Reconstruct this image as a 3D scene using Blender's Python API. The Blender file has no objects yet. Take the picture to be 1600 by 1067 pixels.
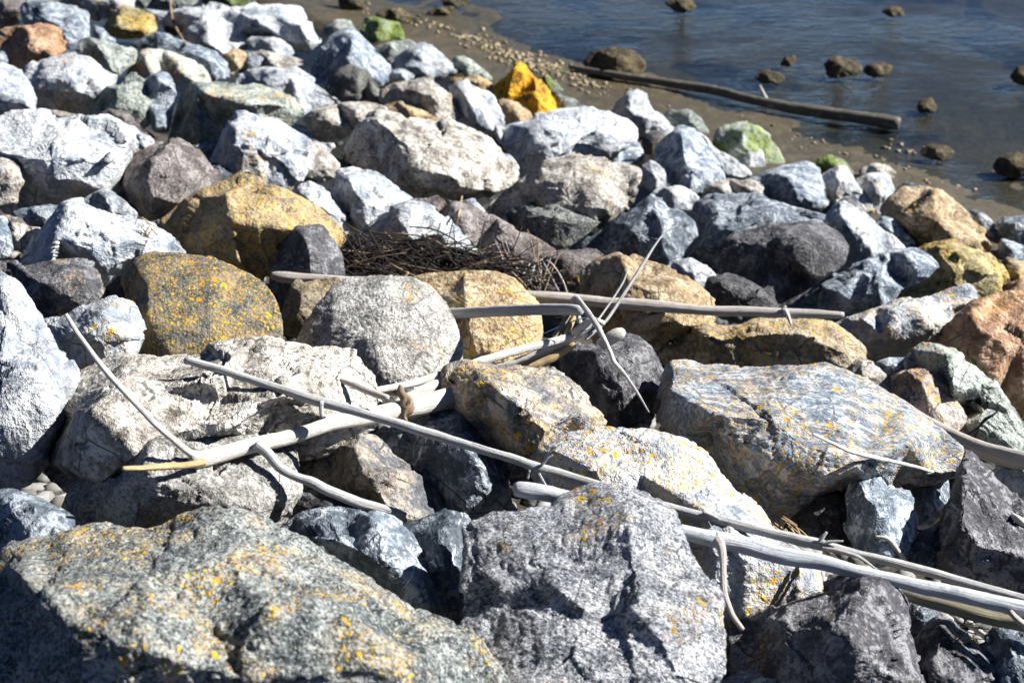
import bpy, math, random
import numpy as np
from mathutils import Vector, Matrix
from mathutils.geometry import delaunay_2d_cdt

# ------------------------------------------------------------------ camera, sky, sun, exposure
SC = bpy.context.scene
COL = SC.collection
CAM_H, PITCH, FOC = 1.95, math.radians(27.0), 2222.0          # metres, radians, focal length in photo pixels
cam_data = bpy.data.cameras.new('camera')
cam_data.sensor_width = 36.0
cam_data.lens = 36.0 * FOC / 1600.0
cam_data.clip_start, cam_data.clip_end = 0.05, 900.0
cam_data.dof.use_dof = True
cam_data.dof.focus_distance = 4.15
cam_data.dof.aperture_fstop = 3.6
cam = bpy.data.objects.new('camera', cam_data)
COL.objects.link(cam)
cam.location = (0, 0, CAM_H)
cam.rotation_euler = (math.pi / 2 - PITCH, 0, 0)
SC.camera = cam

SUN_EL, SUN_AZ = math.radians(38.0), math.radians(9.0)       # azimuth from +x (right of the view), towards +y
S = Vector((math.cos(SUN_EL) * math.cos(SUN_AZ), math.cos(SUN_EL) * math.sin(SUN_AZ), math.sin(SUN_EL)))
world = bpy.data.worlds.new('World')
SC.world = world
world.use_nodes = True
wn = world.node_tree.nodes
sky = wn.new('ShaderNodeTexSky')
sky.sky_type = 'NISHITA'
sky.sun_disc = False
sky.sun_elevation = SUN_EL
sky.sun_rotation = math.pi / 2 - SUN_AZ                         # clockwise from +y
sky.air_density, sky.dust_density, sky.ozone_density = 0.30, 0.03, 5.0
bg = wn['Background']
bg.inputs['Strength'].default_value = 0.05
world.node_tree.links.new(sky.outputs['Color'], bg.inputs['Color'])
sun_data = bpy.data.lights.new('sun', 'SUN')
sun_data.energy = 5.0
sun_data.angle = math.radians(0.53)
sun_data.color = (1.0, 0.97, 0.925)
sun = bpy.data.objects.new('sun', sun_data)
COL.objects.link(sun)
sun.rotation_euler = S.to_track_quat('Z', 'Y').to_euler()
SC.view_settings.view_transform = 'Standard'
SC.view_settings.look = 'None'
SC.view_settings.gamma = 1.0
SC.view_settings.exposure = 1.22
SC.view_settings.use_curve_mapping = False
SC.render.engine = 'CYCLES'
SC.cycles.use_denoising = True
SC.cycles.max_bounces = 4
SC.cycles.diffuse_bounces = 1
SC.cycles.glossy_bounces = 2
SC.cycles.transparent_max_bounces = 6
SC.cycles.caustics_reflective = False
SC.cycles.caustics_refractive = False

# ------------------------------------------------------------------ geometry of the place
# the bank falls towards the water along NX, NY; camera stands at the origin
NX, NY, FALL, WATER_Z = 0.78, 0.63, 0.17, -1.10
CP, SP = math.cos(PITCH), math.sin(PITCH)

def ray(px, py):
    u, v = (px - 800.0) / FOC, -(py - 533.5) / FOC
    return np.stack([u + 0 * v, CP + v * SP + 0 * u, -SP + v * CP + 0 * u], -1)

def unproject(px, py, Z):
    return np.array([0, 0, CAM_H]) + ray(np.asarray(px, float), np.asarray(py, float)) * np.asarray(Z)[..., None]

def bank_Z(px, py):
    d = ray(np.float64(px), np.float64(py))
    zb = -CAM_H / (d[2] + FALL * (NX * d[0] + NY * d[1]))
    zw = (WATER_Z + 0.02 - CAM_H) / d[2]
    if zb < 0:
        zb = 1e9
    return min(zb, zw)

# ------------------------------------------------------------------ numpy noise
def _hash(ix, iy, iz, s):
    h = (ix * 374761393 + iy * 668265263 + iz * 2147483647 + s * 1274126177) & 0xFFFFFFFF
    h = ((h ^ (h >> 13)) * 1274126177) & 0xFFFFFFFF
    h = ((h ^ (h >> 16)) * 2246822519) & 0xFFFFFFFF
    return ((h ^ (h >> 15)) & 0xFFFFFF) / float(0xFFFFFF) * 2 - 1

def vnoise(P, s):
    i = np.floor(P).astype(np.int64)
    f = P - i
    u = f * f * f * (f * (f * 6 - 15) + 10)
    r = 0
    for dx in (0, 1):
        wx = u[:, 0] if dx else 1 - u[:, 0]
        for dy in (0, 1):
            wy = u[:, 1] if dy else 1 - u[:, 1]
            for dz in (0, 1):
                wz = u[:, 2] if dz else 1 - u[:, 2]
                r = r + wx * wy * wz * _hash(i[:, 0] + dx, i[:, 1] + dy, i[:, 2] + dz, s)
    return r

def fbm(P, s, octv=4, gain=0.5, ridged=False):
    a, t, n = 1.0, 0, 0
    for k in range(octv):
        v = vnoise(P * 2.03 ** k + 17.3 * k, s + k)
        if ridged:
            v = 1 - 2 * np.abs(v)
        t = t + a * v
        n += a
        a *= gain
    return t / n

# ------------------------------------------------------------------ mesh helpers
def mesh_object(name, V, faces, mat, parent=None, origin=None, smooth=True):
    """one mesh object; V world coordinates, faces list of equal arrays (tri / quad)"""
    V = np.asarray(V, float)
    if origin is None:
        origin = V.mean(0)
    me = bpy.data.meshes.new(name)
    me.vertices.add(len(V))
    me.vertices.foreach_set('co', (V - origin).astype(np.float32).ravel())
    idx = np.concatenate([np.asarray(f).ravel() for f in faces if len(f)]).astype(np.int32)
    tot = np.concatenate([np.full(len(f), np.asarray(f).shape[1], np.int32) for f in faces if len(f)])
    me.loops.add(len(idx))
    me.loops.foreach_set('vertex_index', idx)
    me.polygons.add(len(tot))
    st = np.concatenate([[0], np.cumsum(tot)[:-1]]).astype(np.int32)
    me.polygons.foreach_set('loop_start', st)
    me.polygons.foreach_set('loop_total', tot)
    me.polygons.foreach_set('use_smooth', np.full(len(tot), smooth))
    me.update(calc_edges=True)
    me.validate()
    me.materials.append(mat)
    o = bpy.data.objects.new(name, me)
    COL.objects.link(o)
    o.location = origin
    if parent is not None:
        o.parent = parent
        o.location = Vector(origin) - parent.location
    return o

def tag(o, label, cat, group=None, kind=None):
    o['label'] = label
    o['category'] = cat
    if group:
        o['group'] = group
    if kind:
        o['kind'] = kind
    return o

def vnormals(V, tris):
    n = np.cross(V[tris[:, 1]] - V[tris[:, 0]], V[tris[:, 2]] - V[tris[:, 0]])
    N = np.zeros_like(V)
    for k in range(3):
        np.add.at(N, tris[:, k], n)
    return N / (np.linalg.norm(N, axis=1, keepdims=True) + 1e-12)

# ------------------------------------------------------------------ materials
class NT:
    def __init__(self, name):
        self.m = bpy.data.materials.new(name)
        self.m.use_nodes = True
        self.t = self.m.node_tree
        self.b = self.t.nodes['Principled BSDF']
    def n(self, typ, **kw):
        nd = self.t.nodes.new(typ)
        for k, v in kw.items():
            setattr(nd, k, v)
        return nd
    def l(self, a, b):
        self.t.links.new(a, b)
    def setin(self, sock, v):
        if hasattr(v, 'is_output'):
            self.l(v, sock)
        else:
            sock.default_value = v
    def math(self, op, a, b=0.0, c=0.0, clamp=False):
        nd = self.n('ShaderNodeMath', operation=op, use_clamp=clamp)
        for i, v in enumerate((a, b, c)):
            self.setin(nd.inputs[i], v)
        return nd.outputs[0]
    def vmath(self, op, a, b):
        nd = self.n('ShaderNodeVectorMath', operation=op)
        self.setin(nd.inputs[0], a)
        self.setin(nd.inputs[1], b)
        return nd.outputs[0]
    def noise(self, vec, scale, detail=6, rough=0.6, dist=0.0):
        nd = self.n('ShaderNodeTexNoise')
        self.l(vec, nd.inputs['Vector'])
        nd.inputs['Scale'].default_value = scale
        nd.inputs['Detail'].default_value = detail
        nd.inputs['Roughness'].default_value = rough
        nd.inputs['Distortion'].default_value = dist
        return nd.outputs[0]
    def voro(self, vec, scale, feature='F1'):
        nd = self.n('ShaderNodeTexVoronoi', feature=feature)
        self.l(vec, nd.inputs['Vector'])
        nd.inputs['Scale'].default_value = scale
        return nd
    def ss(self, v, lo, hi, a=0.0, b=1.0):
        nd = self.n('ShaderNodeMapRange', interpolation_type='SMOOTHSTEP')
        self.setin(nd.inputs[0], v)
        self.setin(nd.inputs[1], lo)
        self.setin(nd.inputs[2], hi)
        nd.inputs[3].default_value, nd.inputs[4].default_value = a, b
        return nd.outputs[0]
    def mix(self, f, a, b, blend='MIX'):
        nd = self.n('ShaderNodeMix', data_type='RGBA', blend_type=blend)
        self.setin(nd.inputs[0], f)
        for i, v in ((6, a), (7, b)):
            if isinstance(v, tuple):
                v = (*v, 1.0)
            self.setin(nd.inputs[i], v)
        return nd.outputs[2]
    def attr(self, name):
        return self.n('ShaderNodeAttribute', attribute_type='OBJECT', attribute_name=name).outputs['Fac']
    def coords(self, spread=37.0):
        tc = self.n('ShaderNodeTexCoord')
        oi = self.n('ShaderNodeObjectInfo')
        off = self.n('ShaderNodeVectorMath', operation='SCALE')
        cmb = self.n('ShaderNodeCombineXYZ')
        self.l(oi.outputs['Random'], cmb.inputs[0])
        self.l(self.math('FRACT', self.math('MULTIPLY', oi.outputs['Random'], 7.31)), cmb.inputs[1])
        self.l(self.math('FRACT', self.math('MULTIPLY', oi.outputs['Random'], 13.77)), cmb.inputs[2])
        self.l(cmb.outputs[0], off.inputs[0])
        off.inputs['Scale'].default_value = spread
        return self.vmath('ADD', tc.outputs['Object'], off.outputs[0])

ROCKS = {}
LICHEN_ROCKS = {}
def rock_material(name, *a, **kw):
    ROCKS[name] = stone_material('stone_' + name, False, *a, **kw)
    LICHEN_ROCKS[name] = stone_material('lichened_stone_' + name, True, *a, **kw)

def stone_material(name, lichened, A, B, light, dark, la=0.5, da=0.5, speck=70, vein=0.0, bump=1.0, rough=0.85, strata=0.0, third=None, salt=0.0):
    """stone: two base tones in patches, pale crust, dark pits, veins and orange-yellow lichen"""
    k = NT(name)
    P = k.coords()
    Pd = P
    if strata > 0:                       # squeeze one direction so that mottling runs in bands
        mp = k.n('ShaderNodeMapping')
        k.l(P, mp.inputs[0])
        mp.inputs['Rotation'].default_value = (0.5, 0.9, 0.3)
        mp.inputs['Scale'].default_value = (1, 1 + 2.5 * strata, 1 + 0.6 * strata)
        Pd = mp.outputs[0]
    n1 = k.noise(P, 3.4, 3, 0.6, 0.5)
    n2 = k.noise(Pd, 11, 5, 0.74)
    n3 = k.noise(Pd, speck, 3, 0.75)
    col = k.mix(k.ss(n1, 0.40, 0.60), A, B)
    if third:
        col = k.mix(k.ss(n1, 0.56, 0.64), col, third)
    f23 = k.math('ADD', k.math('MULTIPLY', n2, 0.72), k.math('MULTIPLY', n3, 0.28))
    col = k.mix(k.math('MULTIPLY', k.ss(f23, 0.485, 0.565), la), col, light)
    col = k.mix(k.math('MULTIPLY', k.ss(n3, 0.57, 0.66), la * 0.45), col, light)
    pit = k.math('MULTIPLY', k.ss(n3, 0.47, 0.36), k.ss(n1, 0.62, 0.40))
    pit = k.math('MAXIMUM', pit, k.ss(f23, 0.465, 0.395))
    col = k.mix(k.math('MULTIPLY', pit, da), col, dark)
    ck = k.voro(P, 4.2, 'DISTANCE_TO_EDGE')          # joints and hairline cracks
    ckm = k.math('MULTIPLY', k.ss(ck.outputs['Distance'], 0.016, 0.004), k.ss(n2, 0.46, 0.54))
    col = k.mix(k.math('MULTIPLY', ckm, .8), col, dark)
    if salt > 0:
        n5 = k.noise(P, 130, 2, 0.6)
        col = k.mix(k.math('MULTIPLY', k.ss(n5, 0.47, 0.40), salt), col, dark)
        col = k.mix(k.math('MULTIPLY', k.ss(n5, 0.56, 0.63), salt * .8), col, light)
    if vein > 0:
        vn = k.math('ABSOLUTE', k.math('SUBTRACT', n1, 0.5))
        vm = k.math('MULTIPLY', k.ss(vn, 0.007, 0.002), k.ss(n2, 0.42, 0.56))
        col = k.mix(k.math('MULTIPLY', vm, vein), col, (0.62, 0.62, 0.6))
    tone = k.attr('tone')
    tint = k.n('ShaderNodeCombineXYZ')
    for i in range(3):
        k.l(tone, tint.inputs[i])
    col = k.mix(1.0, col, tint.outputs[0], 'MULTIPLY')
    if lichened:                         # rosettes of three sizes gathered in patches
        lich = k.attr('lichen')
        wob = k.n('ShaderNodeTexNoise')
        k.l(P, wob.inputs['Vector'])
        wob.inputs['Scale'].default_value = 60
        wob.inputs['Detail'].default_value = 1
        wv = k.n('ShaderNodeVectorMath', operation='SCALE')
        k.l(wob.outputs['Color'], wv.inputs[0])
        wv.inputs['Scale'].default_value = 0.014
        Pw = k.vmath('ADD', P, wv.outputs[0])
        region = k.noise(P, 5.0, 3, 0.65)
        thr = k.math('SUBTRACT', 0.63, k.math('MULTIPLY', lich, 0.36))
        reg = k.ss(region, thr, k.math('ADD', thr, 0.16))
        col = k.mix(k.math('MULTIPLY', k.math('MULTIPLY', reg, lich), k.ss(n2, .42, .60, 0, .40)), col, (.40, .255, .06))
        col_l = None
        masks = []
        for sc_, r0, lo in ((30, 0.42, .60), (75, 0.50, .34), (150, 0.50, .26)):
            v = k.voro(Pw, sc_)
            rnd = k.n('ShaderNodeSeparateColor')
            k.l(v.outputs['Color'], rnd.inputs[0])
            keep = k.math('MULTIPLY', rnd.outputs[0], reg)
            rad = k.math('MULTIPLY', k.ss(keep, lo, 0.98), r0)
            masks.append(k.ss(k.math('SUBTRACT', v.outputs['Distance'], rad), 0.0, -0.12))
            if col_l is None:
                col_l = k.mix(rnd.outputs[1], (0.56, 0.26, 0.008), (0.66, 0.43, 0.015))
        lm = k.math('MAXIMUM', k.math('MAXIMUM', masks[0], masks[1]), masks[2])
        lm = k.math('MULTIPLY', lm, k.ss(n3, 0.28, 0.46))
        col = k.mix(k.math('MULTIPLY', lm, 0.95), col, col_l)
    k.l(col, k.b.inputs['Base Color'])
    k.b.inputs['Roughness'].default_value = rough
    k.b.inputs['Specular IOR Level'].default_value = 0.28
    bp = k.n('ShaderNodeBump')
    bp.inputs['Strength'].default_value = 1.0
    bp.inputs['Distance'].default_value = 0.030 * bump
    k.l(k.math('ADD', k.math('MULTIPLY', n2, 0.48), k.math('MULTIPLY', n3, 0.52)), bp.inputs['Height'])
    k.l(bp.outputs[0], k.b.inputs['Normal'])
    return k.m

rock_material('pale', (.44, .465, .49), (.245, .28, .33), (.70, .705, .70), (.06, .068, .082), .7, .5, 48, .15)
rock_material('brown', (.42, .385, .34), (.26, .24, .21), (.70, .68, .64), (.05, .045, .04), .7, .8, 60, .1)
rock_material('speckle', (.36, .345, .315), (.25, .243, .23), (.62, .61, .585), (.06, .055, .05), .7, .75, 70, 0, .8, salt=.45)
rock_material('grey', (.215, .26, .315), (.125, .16, .21), (.58, .62, .66), (.035, .04, .05), .75, .65, 48, .4, strata=.6)
rock_material('slate', (.088, .107, .13), (.052, .066, .083), (.34, .375, .41), (.015, .02, .025), .5, .6, 46, .8, .8, .6)
rock_material('dark', (.070, .070, .077), (.040, .040, .046), (.25, .25, .26), (.012, .012, .014), .5, .6, 75, .1, 1.1)
rock_material('granite', (.31, .335, .32), (.16, .182, .18), (.58, .60, .57), (.018, .026, .034), .6, .8, 60, 0, .9, salt=.85)
rock_material('gneiss', (.325, .345, .375), (.20, .215, .245), (.70, .71, .73), (.025, .028, .035), .75, .75, 85, 0, 1.4, strata=.4, salt=.6)
rock_material('tan', (.44, .325, .19), (.24, .175, .10), (.63, .53, .38), (.035, .028, .02), .6, .7, 60)
rock_material('umber', (.30, .245, .165), (.165, .14, .10), (.52, .46, .35), (.03, .026, .02), .6, .7, 60, salt=.25)
rock_material('rust', (.42, .235, .115), (.27, .16, .10), (.60, .45, .32), (.05, .03, .02), .55, .6, 50)
rock_material('green', (.315, .35, .32), (.175, .205, .185), (.56, .59, .54), (.035, .045, .04), .6, .75, 55, .1)
rock_material('greenrust', (.40, .435, .385), (.33, .35, .30), (.60, .61, .55), (.08, .06, .05), .5, .5, 45, third=(.44, .22, .12))
rock_material('purple', (.155, .135, .13), (.092, .08, .078), (.36, .335, .325), (.022, .019, .018), .6, .6, 70, third=(.19, .125, .10))
rock_material('olive', (.15, .15, .13), (.095, .10, .09), (.34, .34, .31), (.02, .02, .018), .5, .6, 80, salt=.3)
rock_material('mustard', (.40, .29, .085), (.22, .19, .10), (.58, .50, .28), (.04, .03, .012), .5, .9, 40)
rock_material('yellow', (.66, .32, .012), (.42, .20, .012), (.74, .46, .04), (.05, .04, .02), .55, .9, 30)
rock_material('algae', (.10, .135, .025), (.20, .23, .19), (.22, .27, .085), (.02, .026, .015), .55, .7, 30, third=(.32, .34, .31))
rock_material('mudrock', (.17, .13, .065), (.075, .065, .036), (.34, .28, .16), (.012, .012, .01), .5, .7, 30)
rock_material('tanslate', (.40, .33, .25), (.15, .165, .185), (.66, .58, .47), (.03, .03, .035), .6, .6, 50, .2)

# ------------------------------------------------------------------ stones from a traced outline and its ridges
def chaikin(P, it):
    for _ in range(it):
        Q = np.roll(P, -1, 0)
        P = np.stack([P * .89 + Q * .11, P * .11 + Q * .89], 1).reshape(-1, P.shape[1])
    return P

def parse(s):
    out = []
    for t in s.split():
        v = [float(x) for x in t.split(',')]
        out.append(v + [0.0] * (3 - len(v)))
    return np.array(out) if out else np.zeros((0, 3))

NROCK = [0]
def build_stone(outline, ridges, mat, seed, rd=0.05, tilt=0.55, f=0.0, rs=2.15, grow=1.075, lb=0.28, cut=1.0, nz=1.0, fc=1.0, back=0.85, dz=0.0, step=3.2, anchor=0.3):
    rng = np.random.default_rng(seed)
    O, I = parse(outline), parse(ridges)
    if not len(I):
        wx, hy = O[:, 0].max() - O[:, 0].min(), O[:, 1].max() - O[:, 1].min()
        I = np.array([[O[:, 0].mean() - .06 * wx + .12 * wx * rng.uniform(-1, 1), O[:, 1].mean() - .12 * hy, .26 + .1 * rng.uniform()]])
    I[:, 2] *= rs
    cx, cy = O[:, 0].mean(), O[:, 1].mean()
    x0, x1, y0, y1 = O[:, 0].min(), O[:, 0].max(), O[:, 1].min(), O[:, 1].max()
    Rp = 0.5 * math.sqrt((x1 - x0) * (y1 - y0))
    mx, my = (x0 + x1) / 2, (y0 + y1) / 2
    ay = my + anchor * (y1 - y0)
    Z0 = bank_Z(mx, min(ay, 1250)) + dz
    R = Rp * Z0 / FOC
    O[:, 2] -= lb * np.clip((mx - O[:, 0]) / (x1 - x0) * 2, 0, 1) * np.clip(1.2 - (O[:, 1] - y0) / (y1 - y0) * .6, 0, 1)
    Oc = chaikin(O, 1)
    mid = np.array([mx, my])
    Oc[:, :2] = mid + (Oc[:, :2] - mid) * grow
    # drop the ridge points into a triangulation of the outline
    pts = np.vstack([Oc, I]) if len(I) else Oc
    nO = len(Oc)
    ed = [(i, (i + 1) % nO) for i in range(nO)]
    vo, _, tr, _, _, _ = delaunay_2d_cdt([Vector((float(p[0]), float(p[1]))) for p in pts], ed, [], 1, 1e-5)
    vo = np.array([[v[0], v[1]] for v in vo])
    b = np.zeros(len(vo))
    for i, p in enumerate(vo):
        d = (pts[:, 0] - p[0]) ** 2 + (pts[:, 1] - p[1]) ** 2
        b[i] = pts[np.argmin(d), 2]
    tr = np.array([t for t in tr if len(t) == 3])
    # rim by arc length, rings towards the middle
    seg = np.roll(Oc, -1, 0) - Oc
    ln = np.hypot(seg[:, 0], seg[:, 1])
    cum = np.concatenate([[0], np.cumsum(ln)])
    step = max(step, Rp / 62.0)
    nt = int(np.clip(cum[-1] / step, 26, 460))
    t = np.linspace(0, cum[-1], nt, endpoint=False)
    Oc2 = np.vstack([Oc, Oc[:1]])
    rim = np.stack([np.interp(t, cum, Oc2[:, j]) for j in range(3)], 1)
    # area centroid
    xx, yy = Oc[:, 0], Oc[:, 1]
    cr = xx * np.roll(yy, -1) - np.roll(xx, -1) * yy
    A = cr.sum() / 2
    gx = ((xx + np.roll(xx, -1)) * cr).sum() / (6 * A)
    gy = ((yy + np.roll(yy, -1)) * cr).sum() / (6 * A)
    C = np.array([gx, gy])
    ns = int(np.clip(Rp / step * 1.05, 7, 120))
    nb = max(5, ns // 3)
    sf = np.linspace(0, 1, ns + 1)[1:]
    G = C + sf[:, None, None] * (rim[None, :, :2] - C)             # front rings, inside out
    Q = np.vstack([C[None], G.reshape(-1, 2)])
    # piecewise-linear bulge
    best = np.full(len(Q), -1e9)
    w = np.zeros(len(Q))
    for a_, b_, c_ in tr:
        pa, pb, pc = vo[a_], vo[b_], vo[c_]
        den = (pb[1] - pc[1]) * (pa[0] - pc[0]) + (pc[0] - pb[0]) * (pa[1] - pc[1])
        if abs(den) < 1e-9:
            continue
        l0 = ((pb[1] - pc[1]) * (Q[:, 0] - pc[0]) + (pc[0] - pb[0]) * (Q[:, 1] - pc[1])) / den
        l1 = ((pc[1] - pa[1]) * (Q[:, 0] - pc[0]) + (pa[0] - pc[0]) * (Q[:, 1] - pc[1])) / den
        l2 = 1 - l0 - l1
        mn = np.minimum(np.minimum(l0, l1), l2)
        sel = mn > best
        best[sel] = mn[sel]
        w[sel] = (l0 * b[a_] + l1 * b[b_] + l2 * b[c_])[sel]
    w[1 + (ns - 1) * nt:] = rim[:, 2]
    # a dome under the facets so that no stone is a flat plate
    s_all = np.concatenate([[0], np.repeat(sf, nt)])
    dome = (0.03 + 0.36 * rd) * np.sqrt(np.clip(1 - s_all ** 2.6, 0, 1))
    w = w + dome
    # back
    sb = np.linspace(1, 0, nb + 1)[1:-1]
    GB = C + sb[:, None, None] * (rim[None, :, :2] - C)
    wb = rim[None, :, 2] * sb[:, None] ** 2 - back * np.sqrt(1 - sb[:, None] ** 2.2)
    Q = np.vstack([Q, GB.reshape(-1, 2), C[None]])
    w = np.concatenate([w, wb.ravel(), [-back]])
    w = w + tilt * (Q[:, 1] - my) / Rp + f
    Z = Z0 - w * R
    V = unproject(Q[:, 0], Q[:, 1], Z)
    nrings = ns + (nb - 1)
    last = len(V) - 1
    ring = lambda r: 1 + r * nt + np.arange(nt)
    quads = []
    for r in range(nrings - 1):
        a0, b0 = ring(r), ring(r + 1)
        quads.append(np.stack([a0, np.roll(a0, -1), np.roll(b0, -1), b0], 1))
    quads = np.vstack(quads)
    f0, fl = ring(0), ring(nrings - 1)
    t0 = np.stack([np.zeros(nt, int), np.roll(f0, -1), f0], 1)
    t1 = np.stack([np.full(nt, last), fl, np.roll(fl, -1)], 1)
    tris = np.vstack([t0, t1, quads[:, [0, 1, 2]], quads[:, [0, 2, 3]]])
    # smooth ridges a little on the ring grid
    grid = V[1:-1].reshape(nrings, nt, 3).copy()
    for _ in range(int(1 + rd * 9 * max(1.0, Rp / 60.0))):
        up = np.vstack([np.repeat(V[None, :1], 1, 0).repeat(nt, 1), grid[:-1]])
        dn = np.vstack([grid[1:], np.repeat(V[None, -1:], 1, 0).repeat(nt, 1)])
        avg = (np.roll(grid, 1, 1) + np.roll(grid, -1, 1) + up + dn) / 4
        avg[ns - 1] = grid[ns - 1] * .85 + avg[ns - 1] * .15
        grid = grid * 0.45 + avg * 0.55
        V[0] = grid[0].mean(0)
        V[-1] = grid[-1].mean(0)
    V[1:-1] = grid.reshape(-1, 3)
    N = vnormals(V, tris)
    ctr = V.mean(0)
    toward = np.array([0, 0, CAM_H]) - ctr
    if (N[0] @ toward) < 0:
        N = -N
        quads = quads[:, ::-1]
        t0, t1, tris = t0[:, ::-1], t1[:, ::-1], tris[:, ::-1]
    # cleavage planes: whatever stands beyond one is sheared off flat
    if cut > 0:
        D = V - ctr
        td = toward / np.linalg.norm(toward)
        for j in range(9):
            nv = rng.normal(size=3)
            nv = nv / np.linalg.norm(nv) + (.9 if j < 7 else .1) * td
            nv /= np.linalg.norm(nv)
            pr = D @ nv
            h = pr.max() * (rng.uniform(.76, .93) if j < 7 else rng.uniform(.91, .97))
            D = D - (np.clip(pr - h, 0, None) * .94 * cut)[:, None] * nv
        V = ctr + D
        N = vnormals(V, tris)
    P = (V - ctr) / R
    # chipped facets: every vertex belongs to the nearest of some random seeds, each with its own tilted plane
    disp = 0
    for cnt, amp in ((14, .082), (60, .046)):
        sd = rng.normal(size=(cnt, 3)) * 0.75
        gr = rng.normal(size=(cnt, 3))
        P2 = P + 0.10 * np.stack([vnoise(P * 3 + 5, seed), vnoise(P * 3 + 25, seed + 1), vnoise(P * 3 + 45, seed + 2)], 1)
        d2 = ((P2 ** 2).sum(1)[:, None] - 2 * P2 @ sd.T + (sd ** 2).sum(1)[None])
        k = np.argmin(d2, 1)
        off = ((P2 - sd[k]) * gr[k]).sum(1)
        disp = disp + fc * amp * np.tanh(off * 1.4) * 0.8
    disp = disp + nz * 0.022 * fbm(P * 1.7, seed + 11, 3)
    disp = disp + nz * 0.013 * fbm(P * 5.5, seed + 31, 4, .55)
    disp = disp - nz * 0.020 * np.clip(fbm(P * 9.0, seed + 51, 3, .6, True) - .25, 0, 1)
    disp = disp + nz * 0.008 * fbm(P * 22, seed + 71, 3, .6)
    V = V + N * (disp * R)[:, None]
    return V, [t0, t1, quads]

def stone(label, mat, outline, ridges='', L=0.0, t=1.0, name=None, cat=None, group='stones of the rock bank', **kw):
    NROCK[0] += 1
    V, F = build_stone(outline, ridges, mat, 100 + NROCK[0] * 7, **kw)
    O = parse(outline)
    big = (O[:, 0].max() - O[:, 0].min()) * (O[:, 1].max() - O[:, 1].min())
    if name is None:
        name = 'boulder' if big > 6500 else 'stone'
    o = mesh_object(name, V, F, (LICHEN_ROCKS if L > .02 else ROCKS)[mat])
    o['tone'] = float(t if mat not in ('pale', 'brown') else 1 + (t - 1) * .6)
    o['lichen'] = float(min(1.0, L * 1.1))
    tag(o, label, cat or name, group)
    return o

# ------------------------------------------------------------------ the stones, far to near (photo-traced outlines, ridge heights)
R_ = stone
# --- far edge of the bank
R_('dull green rock cut by the top edge, above the long white boulder', 'green', '205,-25 260,-30 312,-20 316,6 285,14 230,13 208,5', '260,-5,.3', L=.25, t=.8)
R_('dark mossy green rock cut by the top edge beside the mud', 'algae', '312,-20 360,-28 402,-15 405,6 362,17 318,11', '350,0,.3', t=.7)
R_('pale yellow-lichened rock at the top edge behind the blue-grey block', 'pale', '45,-20 120,-25 205,-18 210,12 196,26 165,36 130,22 85,12 45,8', '120,0,.3 180,5,.3', L=.75)
R_('fuzzy purple-grey mossy lump on top of the brown split rock', 'purple', '-25,-15 25,-15 42,5 48,28 38,42 5,48 -25,45', '15,10,.35', L=.3, rd=.8)
R_('blue-grey block with sharp upper corner behind the brown split rock', 'grey', '34,5 70,6 105,11 143,20 148,48 140,66 121,89 95,92 60,70 36,38', '135,28,.2 100,40,.35 70,30,.35', L=.2, t=1.15)
R_('reddish brown rock split into two lit faces', 'rust', '-12,52 30,42 45,40 82,40 92,52 105,76 84,90 60,97 25,109 12,88 -12,80', '42,44,.25 56,70,.5 60,92,.3', L=.1, t=1.1)
R_('ochre lichen-crusted rock in front of the long white boulder', 'mustard', '154,45 165,26 178,13 205,12 238,25 251,46 234,58 205,67 178,62', '172,24,.2 186,48,.45 228,46,.3', L=.5)
R_('small pale blue wedge beneath the ochre rock', 'grey', '146,40 160,45 186,67 165,76 146,68', '158,58,.2', t=1.3)
R_('long white boulder with a rounded nose at the top of the bank', 'pale', '222,16 270,13 350,12 400,10 470,11 499,28 508,50 497,72 481,86 455,82 425,62 395,58 350,62 300,52 250,42', '300,28,.3 400,30,.35 470,45,.4 440,62,.2', t=1.15, L=.08, rd=.6)
R_('dark stone with a reed in front of the long white boulder', 'dark', '250,28 276,21 302,30 296,48 272,58 252,47', '272,36,.3', L=.4)
R_('white rock with a shaded side and drip streaks below the long white boulder', 'pale', '284,52 310,30 342,31 372,40 390,60 386,78 348,86 325,84 300,71', '318,38,.35 324,70,.4', L=.2, t=1.1)
R_('dark navy faced stone behind the pale green rocks', 'slate', '205,70 225,57 246,49 264,62 266,82 235,82', '248,58,.3', L=.1)
R_('low blue-grey rock behind the rust-striped green rock', 'grey', '244,50 290,62 332,80 352,100 363,118 346,130 300,120 250,90', '300,80,.3 340,105,.3', t=1.15)
R_('tiny cream stone with rusty stain beside a dark wedge', 'tan', '342,86 364,75 388,84 376,110 362,119 350,103', '366,92,.3', L=.4, t=1.3)
R_('dark wedge stone between cream stones near the white boulder', 'slate', '368,84 392,78 411,90 402,106 382,120 368,115', '392,92,.3')
R_('cream rounded stone tucked under the nose of the white boulder', 'pale', '384,66 400,58 430,57 450,70 459,86 446,101 415,97 394,86', '425,70,.35', L=.2)
R_('flat grey-green stone under the cream rounded stone', 'brown', '360,90 400,79 440,85 474,95 482,106 440,112 400,106 370,102', '420,92,.25', L=.35, t=.8)
R_('pale green block with a shaded end beside the blue-grey block', 'green', '119,72 140,60 166,66 200,73 219,83 207,110 195,121 170,117 150,97 124,87', '156,70,.3 176,108,.3', L=.2)
R_('pale green rock striped with rusty orange', 'greenrust', '217,79 250,80 300,92 326,105 341,131 300,131 250,128 198,122 205,105', '225,92,.3 290,108,.3', L=.3, t=1.1)
R_('white-topped rock with a dark undercut front and yellow lichen lines', 'pale', '24,113 70,92 110,87 140,90 162,113 188,122 182,142 160,165,-.35 140,182,-.5 100,182,-.6 52,174,-.5 46,140 30,126', '52,136,.35 100,128,.5 150,136,.4', L=.4, t=1.1, tilt=.7)
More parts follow.
